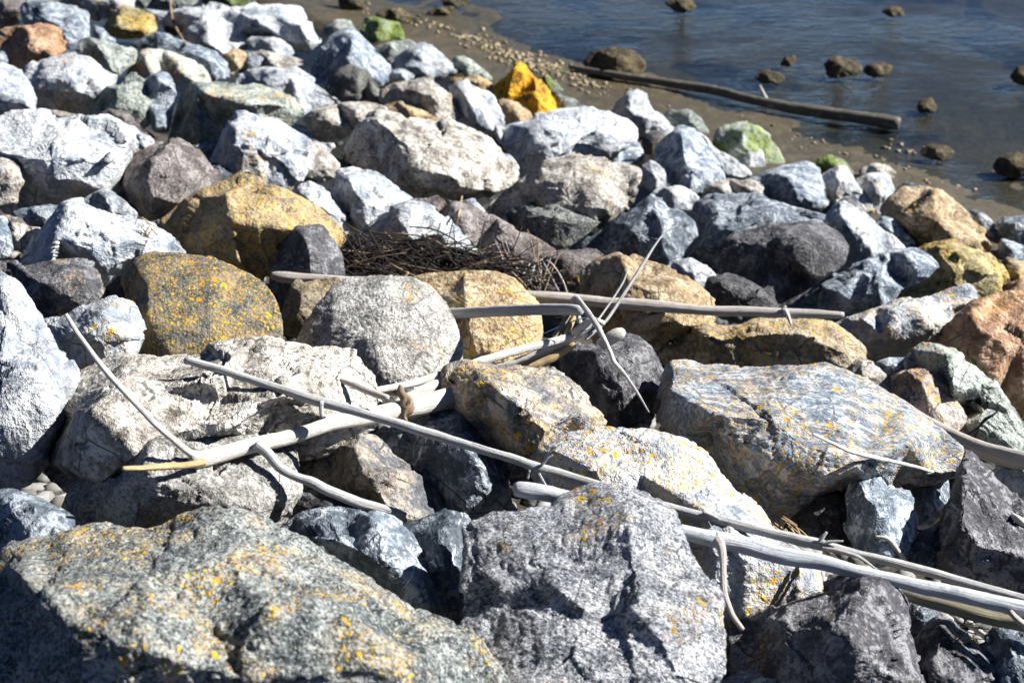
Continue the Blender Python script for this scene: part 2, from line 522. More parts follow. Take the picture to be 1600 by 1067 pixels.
R_('small blue stone at the edge above the bright white boulder', 'grey', '-20,78 5,81 15,98 8,110 -20,108', '')
R_('bright white boulder cut by the left edge above the huge white slab', 'pale', '-70,92 0,97 22,105 43,125 51,155 54,190 20,205 -70,205', '0,150,.4 35,150,.35', t=1.25, rd=.6)
R_('thin dark stone under the dark undercut front', 'brown', '50,176 82,171 132,182 134,194 60,194', '', t=.6)
R_('tan pointed rock with a narrow shaded flank', 'green', '132,187 150,172 166,140 186,130 207,116 223,124 233,150 239,172 236,192 226,207 200,203 170,197', '186,140,.45 176,178,.35 226,160,.35', L=.15, t=.95)
R_('upright grey wedge squeezed beside the tan pointed rock', 'grey', '217,118 240,112 268,120 277,135 271,170 269,216 252,224 238,205 234,160 226,135', '247,124,.4 246,195,.5', t=1.0)
R_('blocky greenish boulder with a hollow lichened front', 'green', '270,140 300,130 350,129 400,137 440,150 466,165 472,186 460,207 405,218 350,236 320,238 290,228 271,220', '306,140,.4 300,215,.35 330,150,.5 366,158,.5 362,186,.15 330,195,.1 420,170,.45', L=.55)
R_('small dark stone in the hollow below the blocky greenish boulder', 'slate', '300,226 340,220 350,246 325,262 300,250', '')
R_('dull purple stone under the tan pointed rock', 'purple', '144,190 170,170 196,175 221,195 242,219 205,230 160,205', '190,185,.3', t=.9)
R_('white sliver of rock behind the huge white slab', 'pale', '212,204 235,214 244,226 226,238 208,232', '')
R_('huge white slab with speckled top and deep dark undercut', 'pale', '-60,192 0,188 60,181 120,188 170,190 205,200 219,215 222,235 208,268,-.3 196,300,-.6 180,318,-.6 120,322,-.7 60,328,-.7 10,322,-.65 -60,285,-.4', '-10,240,.35 50,256,.42 100,266,.45 150,268,.42 186,258,.3 100,215,.3', L=.3, t=1.12, tilt=.75)
R_('rounded grey stone at the left edge below the huge white slab', 'brown', '-30,245 10,249 33,258 41,280 28,301 26,320 5,333 -30,332', '20,275,.4', rd=.7, t=.85)
R_('dark reddish pointed boulder lit on one side beside the huge white slab', 'purple', '194,264 205,245 226,236 255,220 275,218 300,232 330,262 359,283 330,302 292,320 270,336 240,346 222,331 200,311 192,290', '249,226,.4 232,262,.45 224,306,.5 288,309,.45 300,262,.35', L=.12, t=1.15)
R_('white boulder flecked with orange beside the hollow-fronted boulder', 'pale', '356,192 374,177 395,175 430,189 458,205 502,235 506,252 475,275 462,302 420,298 376,288 345,265 328,258 345,225', '366,200,.4 368,265,.4 430,215,.3', L=.5, t=1.15)
R_('small shadowed stone wedged under the orange-flecked white boulder', 'slate', '320,258 345,255 372,282 350,290 318,275', '', t=.7)
R_('craggy grey rock rising behind the long bright boulder', 'brown', '438,224 460,211 500,228 532,260 517,287 490,292 460,286 442,258', '455,222,.2 470,262,.4 505,255,.3', L=.35)
R_('long bright boulder sloping down with a dark left notch', 'pale', '526,262 560,258 600,283 655,316 676,336 645,352 605,368 568,376 550,352 522,318 508,287', '546,282,.45 566,345,.45 610,310,.3', t=1.2, L=.06)
R_('pale ledge under the rounded grey rock', 'pale', '455,204 490,220 524,226 514,242 478,236', '')
R_('blue-white sloping boulder with a shaded top corner', 'pale', '366,132 385,108 405,102 432,105 462,107 490,130 518,150 542,160 522,174 480,178 466,183 440,172 400,152', '424,110,.35 412,145,.45 455,120,.35', t=.98)
R_('tall blue-white peak with a dark flank', 'grey', '478,108 500,80 516,58 540,46 556,49 576,65 591,85 606,110 614,130 590,138 560,134 520,134 488,124', '551,54,.35 549,95,.55 560,128,.3', t=1.25)
R_('dark triangular rock in front of the blue-white peak', 'olive', '503,147 520,125 535,108 550,104 572,116 592,140 607,162 560,164 528,162', '556,114,.35 585,154,.35', L=.15)
R_('rounded grey rock with a dark base before the dark triangle', 'brown', '468,188 490,170 530,160 570,157 595,160 602,173 584,192 555,202 530,220,-.3 500,225,-.3 478,207', '500,180,.4 560,180,.4', t=.9)
R_('grey dome dotted with orange near the cream round rock', 'brown', '593,142 620,128 650,121 676,126 696,140 707,155 718,175 728,192 690,198 650,184 615,168 598,157', '640,145,.35 680,150,.35', L=.55, t=.85)
R_('tan stained low stone behind the large weathered boulder', 'tan', '600,168 620,159 642,162 668,175 694,190 660,195 618,184', '640,172,.3', L=.35, t=1.2)
R_('small white stone between the blue-white peak and pale dome', 'pale', '607,117 622,107 640,110 652,120 636,128 612,126', '')
R_('cream round rock with a shaded shoulder', 'pale', '700,142 715,132 730,129 746,137 766,150 781,170 789,196 770,208 748,208 728,192 713,166', '724,142,.4 742,185,.4', t=1.1, L=.1)
R_('tan lichened stone behind the cream round rock', 'tan', '688,127 720,121 746,120 766,131 779,150 762,158 735,138', '740,128,.2', L=.7)
R_('pale grey dome near the mud', 'pale', '603,102 625,82 645,70 660,67 691,80 716,105 720,121 680,126 640,124 610,114', '648,82,.35 640,105,.35', t=.85, rd=.7)
R_('smooth green-grey stone behind the pale grey dome', 'green', '702,91 720,86 746,100 772,126 760,134 735,127 714,111', '725,100,.3', rd=.7)
R_('green algae-covered rock by the waterline', 'algae', '556,46 575,30 595,26 620,30 636,54 641,66 610,70 578,68', '592,32,.4 584,60,.3', t=1.25)
R_('pale green stone under the algae-covered rock', 'green', '584,72 610,66 642,61 652,70 628,87 606,97 590,88', '', t=.9)
R_('dark weedy stone behind the algae-covered rock', 'mudrock', '583,25 604,14 628,15 656,32 640,41 618,34', '618,22,.3', t=.7)
R_('grey-green stone behind the blue-white peak', 'green', '502,46 520,33 545,32 553,46 546,62 510,66', '')
R_('vivid orange-yellow rock standing at the edge of the mud', 'yellow', '767,131 785,115 800,99 815,100 836,120 856,145 874,176 875,186 850,189 820,182 790,162 774,150', '803,106,.3 842,152,.6 850,180,.5', L=.2)
R_('tan stone under the vivid orange-yellow rock', 'tan', '774,160 790,155 815,165 838,189 815,198 784,195', '808,172,.3', L=.4)
R_('grey-green low stone beyond the vivid orange-yellow rock', 'green', '846,142 868,144 896,155 925,173 900,184 872,184', '', t=.6)
R_('small algae-green stone beside the vivid orange-yellow rock', 'algae', '836,126 850,116 872,130 886,150 858,152', '')
R_('large weathered brown-white boulder with a shaded end', 'brown', '512,237 545,205 575,185 600,177 650,190 700,192 732,205 760,214 776,230 787,246 806,265 811,280 792,298 770,306 745,317 700,324 660,314 630,304 590,284 552,258', '580,190,.3 592,240,.45 594,278,.4 632,226,.5 650,262,.5 640,296,.25 705,290,.5 700,240,.4', L=.08, t=1.15)
R_('small pale stone at the lower corner of the weathered boulder', 'pale', '776,238 800,245 813,270 802,293 786,300 774,272', '', t=.95)
R_('brilliant white flat-topped boulder with a blue shaded front', 'pale', '766,206 800,195 830,190 870,180 905,174 950,178 976,190 989,206 986,225 960,250 900,262 830,280 806,260 784,228', '838,206,.45 842,255,.5 885,205,.4 930,200,.35 880,240,.4', t=1.3, L=.06)
R_('blue-grey rock with a white streak before the brilliant white boulder', 'grey', '838,270 868,226 890,209 913,203 950,213 986,220 1006,235 1015,254 960,262 890,267', '889,235,.45 914,212,.4 950,235,.35', t=1.35, L=.12)
R_('pointed white rock with a shaded face by the mud', 'pale', '950,177 965,160 980,145 995,140 1010,149 1021,170 1041,190 1057,206 1040,222 1012,218 997,228 984,203 960,188', '984,150,.3 1004,185,.5 985,178,.4', t=1.0)
R_('small dark stone with an orange spot under the pointed white rock', 'dark', '1002,227 1012,207 1031,204 1042,221 1032,238 1010,243', '', L=.4)
R_('blue-white lumpy rock with a dark cleft', 'grey', '1018,242 1045,215 1065,199 1086,204 1101,220 1121,255 1135,281 1121,302 1096,312 1074,308 1048,288 1028,262', '1066,215,.35 1070,262,.45 1072,300,.35 1110,275,.35', t=1.3)
R_('white finger-like rock running towards the algae stones', 'pale', '1084,206 1100,213 1122,235 1152,250 1175,269 1150,281 1128,278 1108,252', '1115,240,.3', t=1.1)
R_('round grey-green stone half in shade at the mud', 'green', '1034,183 1050,172 1076,172 1096,185 1105,205 1107,217 1090,216 1058,203', '1078,182,.4', t=.75, rd=.7)
R_('algae-streaked rock standing in the sand', 'algae', '1116,226 1124,205 1145,195 1170,192 1191,205 1211,225 1230,257 1200,265 1160,266 1128,253', '1162,205,.35 1158,240,.35', t=1.3)
R_('pale triangular stone leaning on the algae-streaked rock', 'pale', '1148,264 1164,226 1175,219 1191,240 1199,264 1170,271', '1168,240,.3', t=.75)
R_('small algae-topped stone behind the speckled cream rocks', 'algae', '1270,264 1280,248 1300,240 1316,250 1338,272 1310,279', '', t=1.2)
R_('blue rounded boulder with a dark hollow', 'grey', '1158,287 1190,268 1220,256 1255,254 1281,265 1291,290 1302,312 1296,327 1270,342 1238,342 1222,322 1188,303', '1225,270,.3 1240,292,.25 1250,320,.35', t=1.2, rd=.6)
R_('brown-grey low boulder in front of the blue rounded boulder', 'brown', '1096,312 1110,290 1135,283 1175,282 1210,290 1236,310 1242,327 1210,324 1150,320 1112,320', '1130,295,.3 1178,300,.4', t=.85, L=.15)
R_('speckled cream rock beside the blue rounded boulder', 'pale', '1276,266 1295,254 1320,264 1337,290 1357,310 1370,342 1350,348 1325,334 1300,314 1288,287', '1310,280,.3', L=.5, t=1.05)
R_('dark stone in the gap between speckled cream rocks', 'olive', '1301,317 1320,302 1341,310 1349,326 1340,338 1318,330', '')
R_('round cream rock with yellow spots beside the sand', 'pale', '1330,286 1355,275 1375,270 1396,280 1401,295 1391,316 1379,337 1364,348 1358,322 1343,306', '1375,292,.35', L=.5, t=1.15, rd=.6)
R_('dark grey stone behind the big two-toned boulder', 'slate', '1398,297 1415,285 1441,289 1464,301 1430,308', '')
R_('cream boulder between the dark boulder and the two-toned boulder', 'pale', '1280,342 1300,318 1320,315 1352,335 1382,360 1411,386 1407,398 1372,404 1332,420 1318,420 1316,392 1298,362', '1310,335,.3 1340,370,.35', L=.25, t=1.1)
R_('blue-white slim stone at the foot of the two-toned boulder', 'grey', '1367,352 1380,340 1396,344 1421,368 1438,386 1410,393 1388,378', '', t=1.3)
R_('big two-toned boulder, brown in shade and cream in sun', 'tan', '1376,337 1390,310 1415,292 1450,295 1467,299 1492,320 1522,350 1547,375 1550,391 1536,405 1500,395 1450,386 1413,378 1388,357', '1460,302,.35 1468,340,.5 1500,380,.5 1420,340,.3', L=.35, t=1.1)
R_('dark blue stone behind the two-toned boulder near the edge', 'slate', '1500,327 1530,332 1551,340 1558,361 1551,377 1524,354', '', t=1.2)
R_('dark blue boulder at the right edge by the wet sand', 'slate', '1553,346 1575,335 1600,334 1650,338 1650,388 1580,384 1555,371', '1590,350,.3', t=1.1)
R_('blue-white stone at the right edge', 'grey', '1546,387 1565,375 1600,384 1650,388 1650,418 1580,414 1553,402', '1575,392,.3', t=1.2)
R_('yellow-stained brown stone at the right edge', 'tan', '1556,418 1572,404 1600,408 1650,416 1650,448 1590,446 1566,436', '1590,420,.3', L=.6)
R_('small green-rimmed stone beside the mustard boulder', 'mustard', '1550,417 1563,410 1577,430 1580,446 1556,443', '')
R_('shadowed rusty stone above the big orange boulder', 'rust', '1540,475 1560,450 1600,432 1650,428 1650,475 1590,475', '1590,450,.3', t=.8)
# --- middle of the bank
R_('grey-brown craggy boulder with dark joints in mid slope', 'brown', '760,322 800,290 850,261 900,251 950,254 992,254 1010,275 1010,302 988,322 962,338 940,350 900,370 868,388 830,384 788,352', '848,290,.4 930,275,.35 945,325,.4 860,335,.3', L=.3, t=.8)
R_('darker grey stone in front of the craggy boulder', 'granite', '790,334 830,317 900,319 932,330 948,347 905,376 868,392 818,378 796,352', '840,335,.4 900,345,.35', L=.25, t=.55)
R_('small pale blue stone beside the craggy boulder', 'pale', '1001,259 1020,252 1041,270 1053,287 1032,299 1008,303', '', t=.9)
R_('dark blue boulder with a curved crest and pale nose', 'slate', '896,378 940,350 980,325 1000,310 1015,305 1031,311 1041,328 1061,332 1078,350 1082,370 1067,386 1057,406 1036,424 1000,416 950,402 902,394', '1012,318,.35 1030,350,.5 1024,400,.4 975,350,.35', t=1.3)
R_('white stone with an orange smear behind the dark blue boulder', 'pale', '1008,307 1030,291 1060,288 1081,300 1094,317 1076,328 1050,334 1028,323', '1055,300,.35', L=.25)
R_('mottled grey boulder behind the black-faced boulder', 'grey', '1063,404 1073,350 1090,322 1110,313 1150,309 1200,309 1242,325 1282,340 1302,354 1290,375 1200,395 1140,410 1100,416', '1100,325,.3 1130,360,.5 1200,330,.4 1112,380,.3', t=.9, L=.08)
R_('black-faced boulder with a pale sunlit edge', 'dark', '1114,397 1130,375 1165,360 1200,351 1240,349 1282,351 1307,365 1322,385 1317,412 1302,426 1270,444 1240,470 1208,482 1168,458 1128,434', '1246,358,.35 1280,385,.5 1286,425,.4 1200,385,.25', t=1.25, L=.06, fc=.5)
R_('pinkish white stone under the dark blue boulder', 'pale', '1033,428 1050,410 1080,404 1111,418 1130,433 1122,448 1090,454 1058,444', '1080,418,.3', t=1.1)
R_('black basalt stone above the long pole', 'dark', '1088,453 1110,435 1140,429 1172,440 1192,452 1210,444 1218,476 1202,495 1150,500 1106,490', '1130,440,.35 1170,455,.35 1195,460,.3', t=1.1)
R_('blue-grey lens-shaped boulder with a shaded hollow', 'grey', '1234,490 1265,460 1300,430 1340,410 1380,397 1420,391 1451,391 1466,405 1462,421 1437,440 1412,453 1392,468 1372,485 1300,492', '1345,420,.3 1372,445,.45 1375,476,.4 1310,455,.35 1330,470,.25 1430,408,.3', t=1.15)
R_('rounded mustard-yellow mossy boulder', 'mustard', '1423,397 1455,382 1490,378 1532,392 1552,410 1560,440 1552,466 1541,482 1500,478 1458,474 1402,470 1428,442 1458,417', '1480,395,.35 1500,430,.4 1530,420,.35', t=1.05, rd=.6, L=.3)
R_('lumpy cream boulder stained with yellow lichen', 'pale', '1292,508 1330,490 1370,479 1400,469 1440,469 1480,454 1505,449 1522,455 1532,471 1502,487 1482,502 1452,534,-.2 1420,550,-.3 1370,565,-.3 1338,564,-.2 1328,543 1308,524', '1345,505,.4 1400,490,.35 1440,486,.4 1440,515,.4 1380,530,.4', L=.6, t=1.05)
R_('big orange-brown boulder at the right edge', 'rust', '1446,549 1480,510 1520,480 1560,467 1600,459 1670,450 1670,680 1600,660 1560,620 1530,592 1488,578', '1515,492,.3 1528,540,.4 1534,580,.35 1600,530,.3', t=1.15, L=.3, f=-.6)
R_('small white and dark stone beneath the lumpy cream boulder', 'grey', '1362,567 1390,559 1427,559 1418,582 1385,588', '', t=1.2)
R_('rusty left-ended grey boulder crusted with yellow lichen', 'umber', '1035,578 1040,547 1060,534 1085,509 1110,504 1150,508 1180,499 1230,499 1292,502 1322,520 1342,540 1345,561 1332,578 1300,587 1250,586 1180,588 1120,584 1080,586 1048,596', '1088,530,.35 1078,562,.25 1170,522,.35 1250,520,.35 1310,548,.35 1130,550,.35', L=.6, t=1.2)
R_('dark brown boulder behind the tan boulder', 'purple', '822,424 850,400 880,392 925,390 962,396 968,412 934,434 918,466 836,468', '880,405,.3 920,410,.3', t=.8, L=.2)
R_('tan boulder with sharp shaded crest above the long pole', 'tan', '912,428 935,408 970,397 1000,411 1030,421 1078,440 1103,460 1118,476 1128,502 1092,526 1050,548 1000,565 958,550 928,518 912,475', '973,404,.3 984,440,.45 1000,425,.2 1046,440,.4 1052,470,.5 1050,525,.45 968,520,.35', L=.3, t=.9)
R_('dark red-edged flat rock behind the twigs', 'purple', '646,307 670,299 700,311 742,330 782,345 832,370 868,396 852,410 800,418 750,404 700,372 655,335', '720,345,.3 790,370,.35', t=1.2)
R_('small white stone on the dark red-edged rock', 'pale', '708,319 740,309 756,325 764,340 730,336', '')
R_('blue-white boulder behind the twig heap', 'pale', '556,380 580,350 600,332 640,317 670,321 692,335 712,355 738,375 760,398 700,412 640,408 574,400', '634,326,.4 618,360,.35 640,375,.45 690,360,.35', t=.95, L=.1)
R_('white low stone at the end of the twig heap', 'pale', '686,390 720,374 757,394 775,412 742,424 698,412', '', t=.95)
R_('white-grey rock leaning on the lichened brown boulder', 'pale', '452,313 465,290 485,283 506,295 527,320 543,345 546,372 520,372 488,340', '475,305,.3 505,330,.4', t=1.05)
R_('brown boulder thick with yellow lichen and a black flank', 'umber', '255,347 300,310 350,290 375,281 400,285 442,300 482,320 522,345 548,372 532,392 482,410 440,432 400,430 368,418 338,414 308,402 282,384', '352,300,.35 362,340,.5 350,385,.45 312,396,.4 430,310,.3 470,360,.35', L=.95, t=1.15)
R_('dark triangular block beside the twig heap', 'dark', '424,424 440,395 460,359 500,357 516,375 532,400 534,430 530,475 428,478', '474,364,.35 490,410,.5 492,470,.4', t=1.6)
R_('small blue-white stone behind the big white boulder', 'pale', '122,318 150,300 168,295 186,305 206,328 225,349 182,352 148,336', '170,308,.3', t=.8, L=.15)
R_('low dark-streaked stone under the huge white slab', 'grey', '18,334 50,324 100,319 90,345 70,362 32,352', '', t=.9)
R_('tan flat stone at the left side below the streaked stone', 'brown', '2,340 25,335 46,354 70,355 64,378 35,394 12,390 6,362', '', t=.9)
R_('grey stone cut by the left edge below the flat tan stone', 'grey', '-30,335 8,341 16,365 18,391 6,412 -30,415', '', t=1.2)
R_('big white boulder with a blue shaded flank and bright ridge', 'pale', '24,416 60,375 80,345 105,320 126,316 150,329 200,344 252,360 287,385 296,404 262,410 215,416 200,430 166,446 148,440 96,424', '108,326,.3 92,365,.5 80,412,.5 165,365,.4 160,405,.45 215,385,.4', t=1.15, L=.1)
R_('dark grey boulder with yellow flecks above the pale round boulder', 'dark', '-30,412 30,414 70,409 110,407 141,411 157,430 167,455 173,470 132,486 90,500 56,498 16,478 -30,445', '112,420,.35 108,460,.45 150,445,.3 60,440,.3', L=.5, t=1.6)
R_('olive flat-faced boulder with a broad belt of yellow lichen', 'olive', '198,437 215,410 240,400 290,401 332,407 372,425 402,440 422,465,.1 434,500,.2 439,530,.25 432,548,.3 382,565,.4 330,572,.45 280,575,.45 220,574,.4 203,545,-.1 208,505,-.2 197,470,-.2', '228,438,.22 232,505,.3 330,430,.15 330,520,.28', L=.9, t=1.1, fc=.25, cut=.4, nz=.7)
R_('dark filler stone added in the shaded gap beside the olive boulder', 'dark', '162,450 190,425 212,440 218,500 200,520 172,480', '', t=.7)  # added filler; its dark tone stands in for the shade of the gap
R_('pale round boulder behind the slanting thin branch', 'pale', '66,503 100,494 132,477 165,468 181,467 206,479 222,500 227,521 217,547 205,574 170,586 116,592 96,560 72,525', '160,485,.35 178,530,.4 120,530,.35', L=.4, t=.95, rd=.6)
R_('smooth grey-speckled boulder ringed by driftwood in the centre', 'speckle', '467,545 479,510 500,478 520,454 546,439 590,436 642,438 672,450 692,475 707,510,.1 722,540,.2 727,562,.25 717,585,.3 692,606,.4 640,618,.5 600,618,.5 575,606,.45 552,590,.4 505,572,.25', '600,470,.14 590,540,.25 680,490,.15 520,500,.08', L=.28, t=1.2, fc=.25, rd=.1, cut=.4)
R_('tan block with lichened top and flat front under the poles', 'tan', '636,442 665,431 720,427 772,429 802,440 818,460 840,475 842,545,.45 802,562,.6 740,570,.6 718,566,.3 708,500 686,470', '730,500,.32 838,488,.25 780,455,.1', L=.6, t=1.3, fc=.25, nz=.6, f=.5, cut=.3)
R_('rusty small boulder beside the speckled centre boulder', 'umber', '436,510 449,465 460,444 500,435 550,438 530,470 506,500 488,518 458,522', '470,460,.35 466,495,.3', L=.4, t=.65)
R_('black jagged boulder under the crooked twig', 'dark', '846,588 870,555 905,534 950,532 990,534 1011,549 1031,580 1044,592 1032,614 1017,644 1014,680 980,684 960,680 936,648 906,612 876,600', '928,545,.35 938,590,.45 962,640,.5 990,560,.35 990,620,.4', t=1.5, L=.03, nz=1.2)
R_('lichen-dotted brown-grey rock behind the blue slab', 'brown', '1296,590 1320,570 1350,567 1372,571 1387,590 1402,610 1420,650 1380,650 1336,622', '1350,585,.3', t=.75, L=.2)
R_('purplish rock sprinkled with yellow lichen above the pale log end', 'purple', '1382,584 1410,577 1450,579 1477,589 1502,625 1517,660 1524,690 1490,695 1446,680 1416,658 1398,624', '1440,600,.3 1470,650,.3', t=2.2, L=.85, f=.5)
R_('pale green pointed boulder with a dark lichened flank', 'green', '1411,584 1430,555 1450,542 1470,547 1502,560 1532,575 1552,600 1582,640 1602,665 1670,725 1670,745 1590,722 1538,708 1511,680 1496,645 1476,606', '1478,556,.3 1490,610,.4 1520,670,.3 1575,640,.2 1578,700,.15', t=1.15, L=.35, f=-.5)
R_('massive blue-grey slab with yellow lichen and dark broken front', 'grey', '1020,602 1040,578 1065,570 1120,572 1180,579 1232,576 1292,579 1342,600 1402,640 1452,670 1487,700 1489,722 1477,738 1440,750 1400,748 1385,768 1345,775,-.2 1325,770,-.2 1300,790,-.2 1250,808,-.2 1225,832,-.25 1196,826,-.2 1166,796 1146,765 1106,712 1056,690 1017,682 1012,645', '1072,590,.35 1064,650,.45 1130,640,.45 1192,652,.45 1200,700,.5 1250,722,.5 1295,738,.5 1335,728,.45 1140,710,.35 1300,640,.3 1420,690,.3', L=.78, t=1.3, fc=.5)
R_('dark shaded stone in the hollow beneath the massive slab', 'dark', '1214,830 1260,790 1325,756 1338,800 1332,860 1226,850', '', t=.9)
R_('large dark boulder with a warm orange-flecked top beside the white log', 'tanslate', '704,584 730,571 780,571 842,577 892,590 912,610 937,645 966,673 932,690 862,712 842,730 838,748 802,756 766,708 746,676 712,650 705,610', '768,603,.4 816,648,.5 842,686,.45 900,640,.25 750,640,.3', L=.7, t=1.0, f=1.15, rs=2.6, lb=0)
R_('small tan stone in the crack above the pale flat boulder', 'brown', '968,680 985,664 1015,662 1020,688 990,694', '', t=.8)
R_('huge pale boulder at the left edge with a dark base', 'pale', '-80,425 0,435 25,449 51,480 77,515 102,560 114,590 115,612 107,642 92,672 72,710 40,745 -5,756 -80,750', '10,500,.35 0,560,.4 58,590,.5 74,650,.45 55,690,.35 0,660,.5', t=.8, L=.12, cut=.2, lb=0, rs=1.5)
R_('broad pale boulder under the thick white log', 'brown', '112,590 140,575 200,565 262,569 302,564 342,547 402,541 452,544 502,547 552,561 582,580 594,606 588,645 562,675 500,705 420,720 300,755 200,775 136,785 56,800 36,785 78,710 108,645', '140,600,.35 140,660,.5 138,735,.5 250,610,.35 330,585,.4 348,622,.3 352,665,.45 440,610,.4 500,600,.35 260,690,.4', L=.2, t=1.18)
R_('tan-flecked boulder crossed by the log shadow', 'speckle', '100,790 140,742 180,702 215,675 260,657 312,651 372,654 422,680 458,702 462,765 448,805 434,840 380,852 250,856 140,850', '262,664,.25 238,700,.5 205,760,.55 180,820,.5 340,700,.35 380,780,.35', t=.85, L=.25, f=-.1)
R_('dark shaded stone under the crooked lower branch', 'dark', '440,760 520,770 580,798 540,830 450,835', '', t=1.1)
R_('grey prism-shaped rock with a lit upper side', 'tanslate', '452,722 470,690 512,669 556,664 592,690 632,720 672,750 688,775 686,797 672,808 640,820 615,808 590,800 540,792 466,802 454,765', '546,680,.35 572,740,.5 620,792,.55 640,745,.35 530,760,.1', t=.72)
R_('dark split boulder with a bright clean face below the thin stick', 'slate', '586,694 620,665 660,647 710,641 742,650 772,680 784,705 790,745 800,805 760,818 700,816 680,780 636,748 596,710', '722,655,.2 728,700,.45 738,742,.55 742,765,.5 690,690,.35', t=1.35, nz=.8)
R_('dark blue boulder at the left edge above the speckled boulder', 'slate', '-60,755 20,767 52,775 92,790 117,810 140,836 134,870 100,915 -60,915', '40,790,.35 76,830,.45 90,870,.4', t=1.5, L=.12)
R_('pale flat boulder dotted with orange behind the crossing poles', 'pale', '836,704 860,690 900,677 940,671 1000,677 1020,671 1062,685 1102,705 1122,740 1152,770 1182,790 1212,830 1242,850 1264,870 1272,900 1270,932 1257,952 1200,975 1150,985 1095,972 1068,910 1046,850 960,815,.3 880,800,.3 840,756', '880,715,.2 1000,740,.22 960,790,.25 1100,800,.32 1140,862,.5 1142,900,.5 1145,955,.4 1240,880,.35 1120,940,.1', L=.76, t=1.05, fc=.5)
R_('light grey upright stone with a chipped top', 'slate', '1320,772 1330,750 1355,737 1373,744 1387,763 1402,765 1422,768 1430,832 1414,856 1404,872 1370,884 1336,874 1324,834', '1348,762,.3 1356,790,.5 1362,855,.5 1392,785,.35', t=2.6, nz=.6, f=.6)
R_('smooth grey stone with white veins beside the black pointed boulder', 'slate', '1420,762 1430,745 1472,737 1482,750 1484,788 1467,806 1442,832 1428,822 1422,792', '1450,760,.3 1440,795,.4', t=1.9)
R_('small dark stone at the foot of the black pointed boulder', 'slate', '1408,866 1440,830 1464,824 1466,876 1442,898 1412,894', '1440,850,.3', t=1.3)
R_('narrow blue-black stone pressed against the black pointed boulder', 'slate', '1442,842 1466,820 1480,850 1482,900 1450,896', '', t=1.2)
R_('black pointed boulder at the right edge', 'dark', '1462,805 1478,770 1480,735 1500,709 1510,704 1532,714 1557,735 1582,765 1604,800 1670,855 1670,965 1600,945 1540,932 1476,920 1462,868', '1504,735,.35 1488,790,.5 1492,870,.45 1530,850,.4 1600,870,.3', t=1.9, nz=1.1, f=-.3)
R_('lichened blue-white stone cut by the right edge behind the pale log', 'pale', '1546,722 1575,714 1600,719 1670,728 1670,815 1604,804 1570,765', '', L=.5, t=1.0)
# --- nearest row
R_('dark jagged boulder between the speckled and the grey front boulders', 'slate', '434,826 480,807 540,799 582,799 612,815 642,845 664,880 682,915 698,949 672,976 648,990 598,950 536,900 474,866', '584,808,.3 612,850,.4 640,905,.5 652,945,.5 560,860,.35 500,830,.3', t=1.7, L=.15)
R_('dark veined boulder behind the grey front boulder', 'slate', '618,830 660,815 700,799 727,807 738,832 736,905 720,975 690,1005 648,990 634,905', '690,830,.3 690,900,.3', t=1.2)
R_('broad greenish speckled boulder filling the lower corner', 'granite', '-90,925 0,897 30,870 50,851 95,844 130,827 170,821 215,824 250,824 290,807 340,799 382,802 432,821 482,849 532,884 582,919 617,949 634,964 672,981 712,999 732,1024 762,1044 774,1064 800,1180 300,1230 -90,1230', '30,895,.3 70,945,.42 110,985,.45 145,1060,.5 225,900,.32 235,965,.46 222,1012,.5 360,870,.3 330,990,.36 420,960,.42 540,960,.36 620,1040,.36 380,1060,.36', L=.52, t=.75, fc=.5, tilt=.8, cut=.5, nz=1.4)
R_('large grey coarse-grained boulder in the lower middle', 'gneiss', '720,816 740,808 800,799 860,796 880,780 910,771 960,767 990,769 1022,785 1052,805 1062,830 1082,870 1102,900 1122,930 1130,990 1134,1030 1130,1120 1110,1180 716,1180 708,1010 720,955 727,890 731,850', '880,840,.25 985,820,.42 990,880,.32 1010,945,.42 955,965,.25 830,940,.35 770,900,.25 1080,950,.25 1060,1050,.3 850,1040,.35 940,1060,.25', L=.34, t=1.2, tilt=.7, f=.4, grow=1.03, rs=.9, lb=0, fc=.6)
R_('blue-grey stone peeping over the bottom edge', 'grey', '1120,1066 1160,1049 1200,1037 1230,1037 1256,1054 1274,1078 1270,1140 1110,1140', '1215,1048,.3', t=1.3)
R_('dark speckled angular boulder under the lower log', 'dark', '1126,1004 1150,985 1200,965 1250,945 1290,930 1320,904 1345,899 1372,899 1391,920 1404,945 1412,990 1427,1030 1444,1075 1450,1170 1260,1170 1150,1080 1126,1040', '1345,910,.25 1378,912,.25 1310,970,.5 1330,1020,.5 1250,985,.35 1390,1010,.35', L=.22, t=1.9)
R_('dark glossy stone between the two dark front boulders', 'slate', '1396,942 1430,938 1462,950 1486,972 1462,1000 1440,1022 1414,1020 1400,985', '1440,960,.3', t=1.2)
R_('purple-brown boulder crossed by a stick shadow at the bottom', 'dark', '1418,1020 1445,985 1466,969 1492,974 1513,1000 1543,1025 1558,1050 1566,1150 1430,1160', '1466,982,.3 1470,1030,.45', t=1.6)
R_('dark stone in the lower right corner', 'slate', '1508,1016 1545,1000 1570,984 1602,989 1670,1000 1670,1160 1560,1160 1542,1050', '1580,1000,.3 1580,1040,.35', t=1.4)
R_('tiny cream chip lying on the speckled boulder', 'pale', '408,990 418,984 432,985 441,998 428,1003 411,1000', '', name='stone_chip', cat='stone', t=1.3, dz=-0.16)
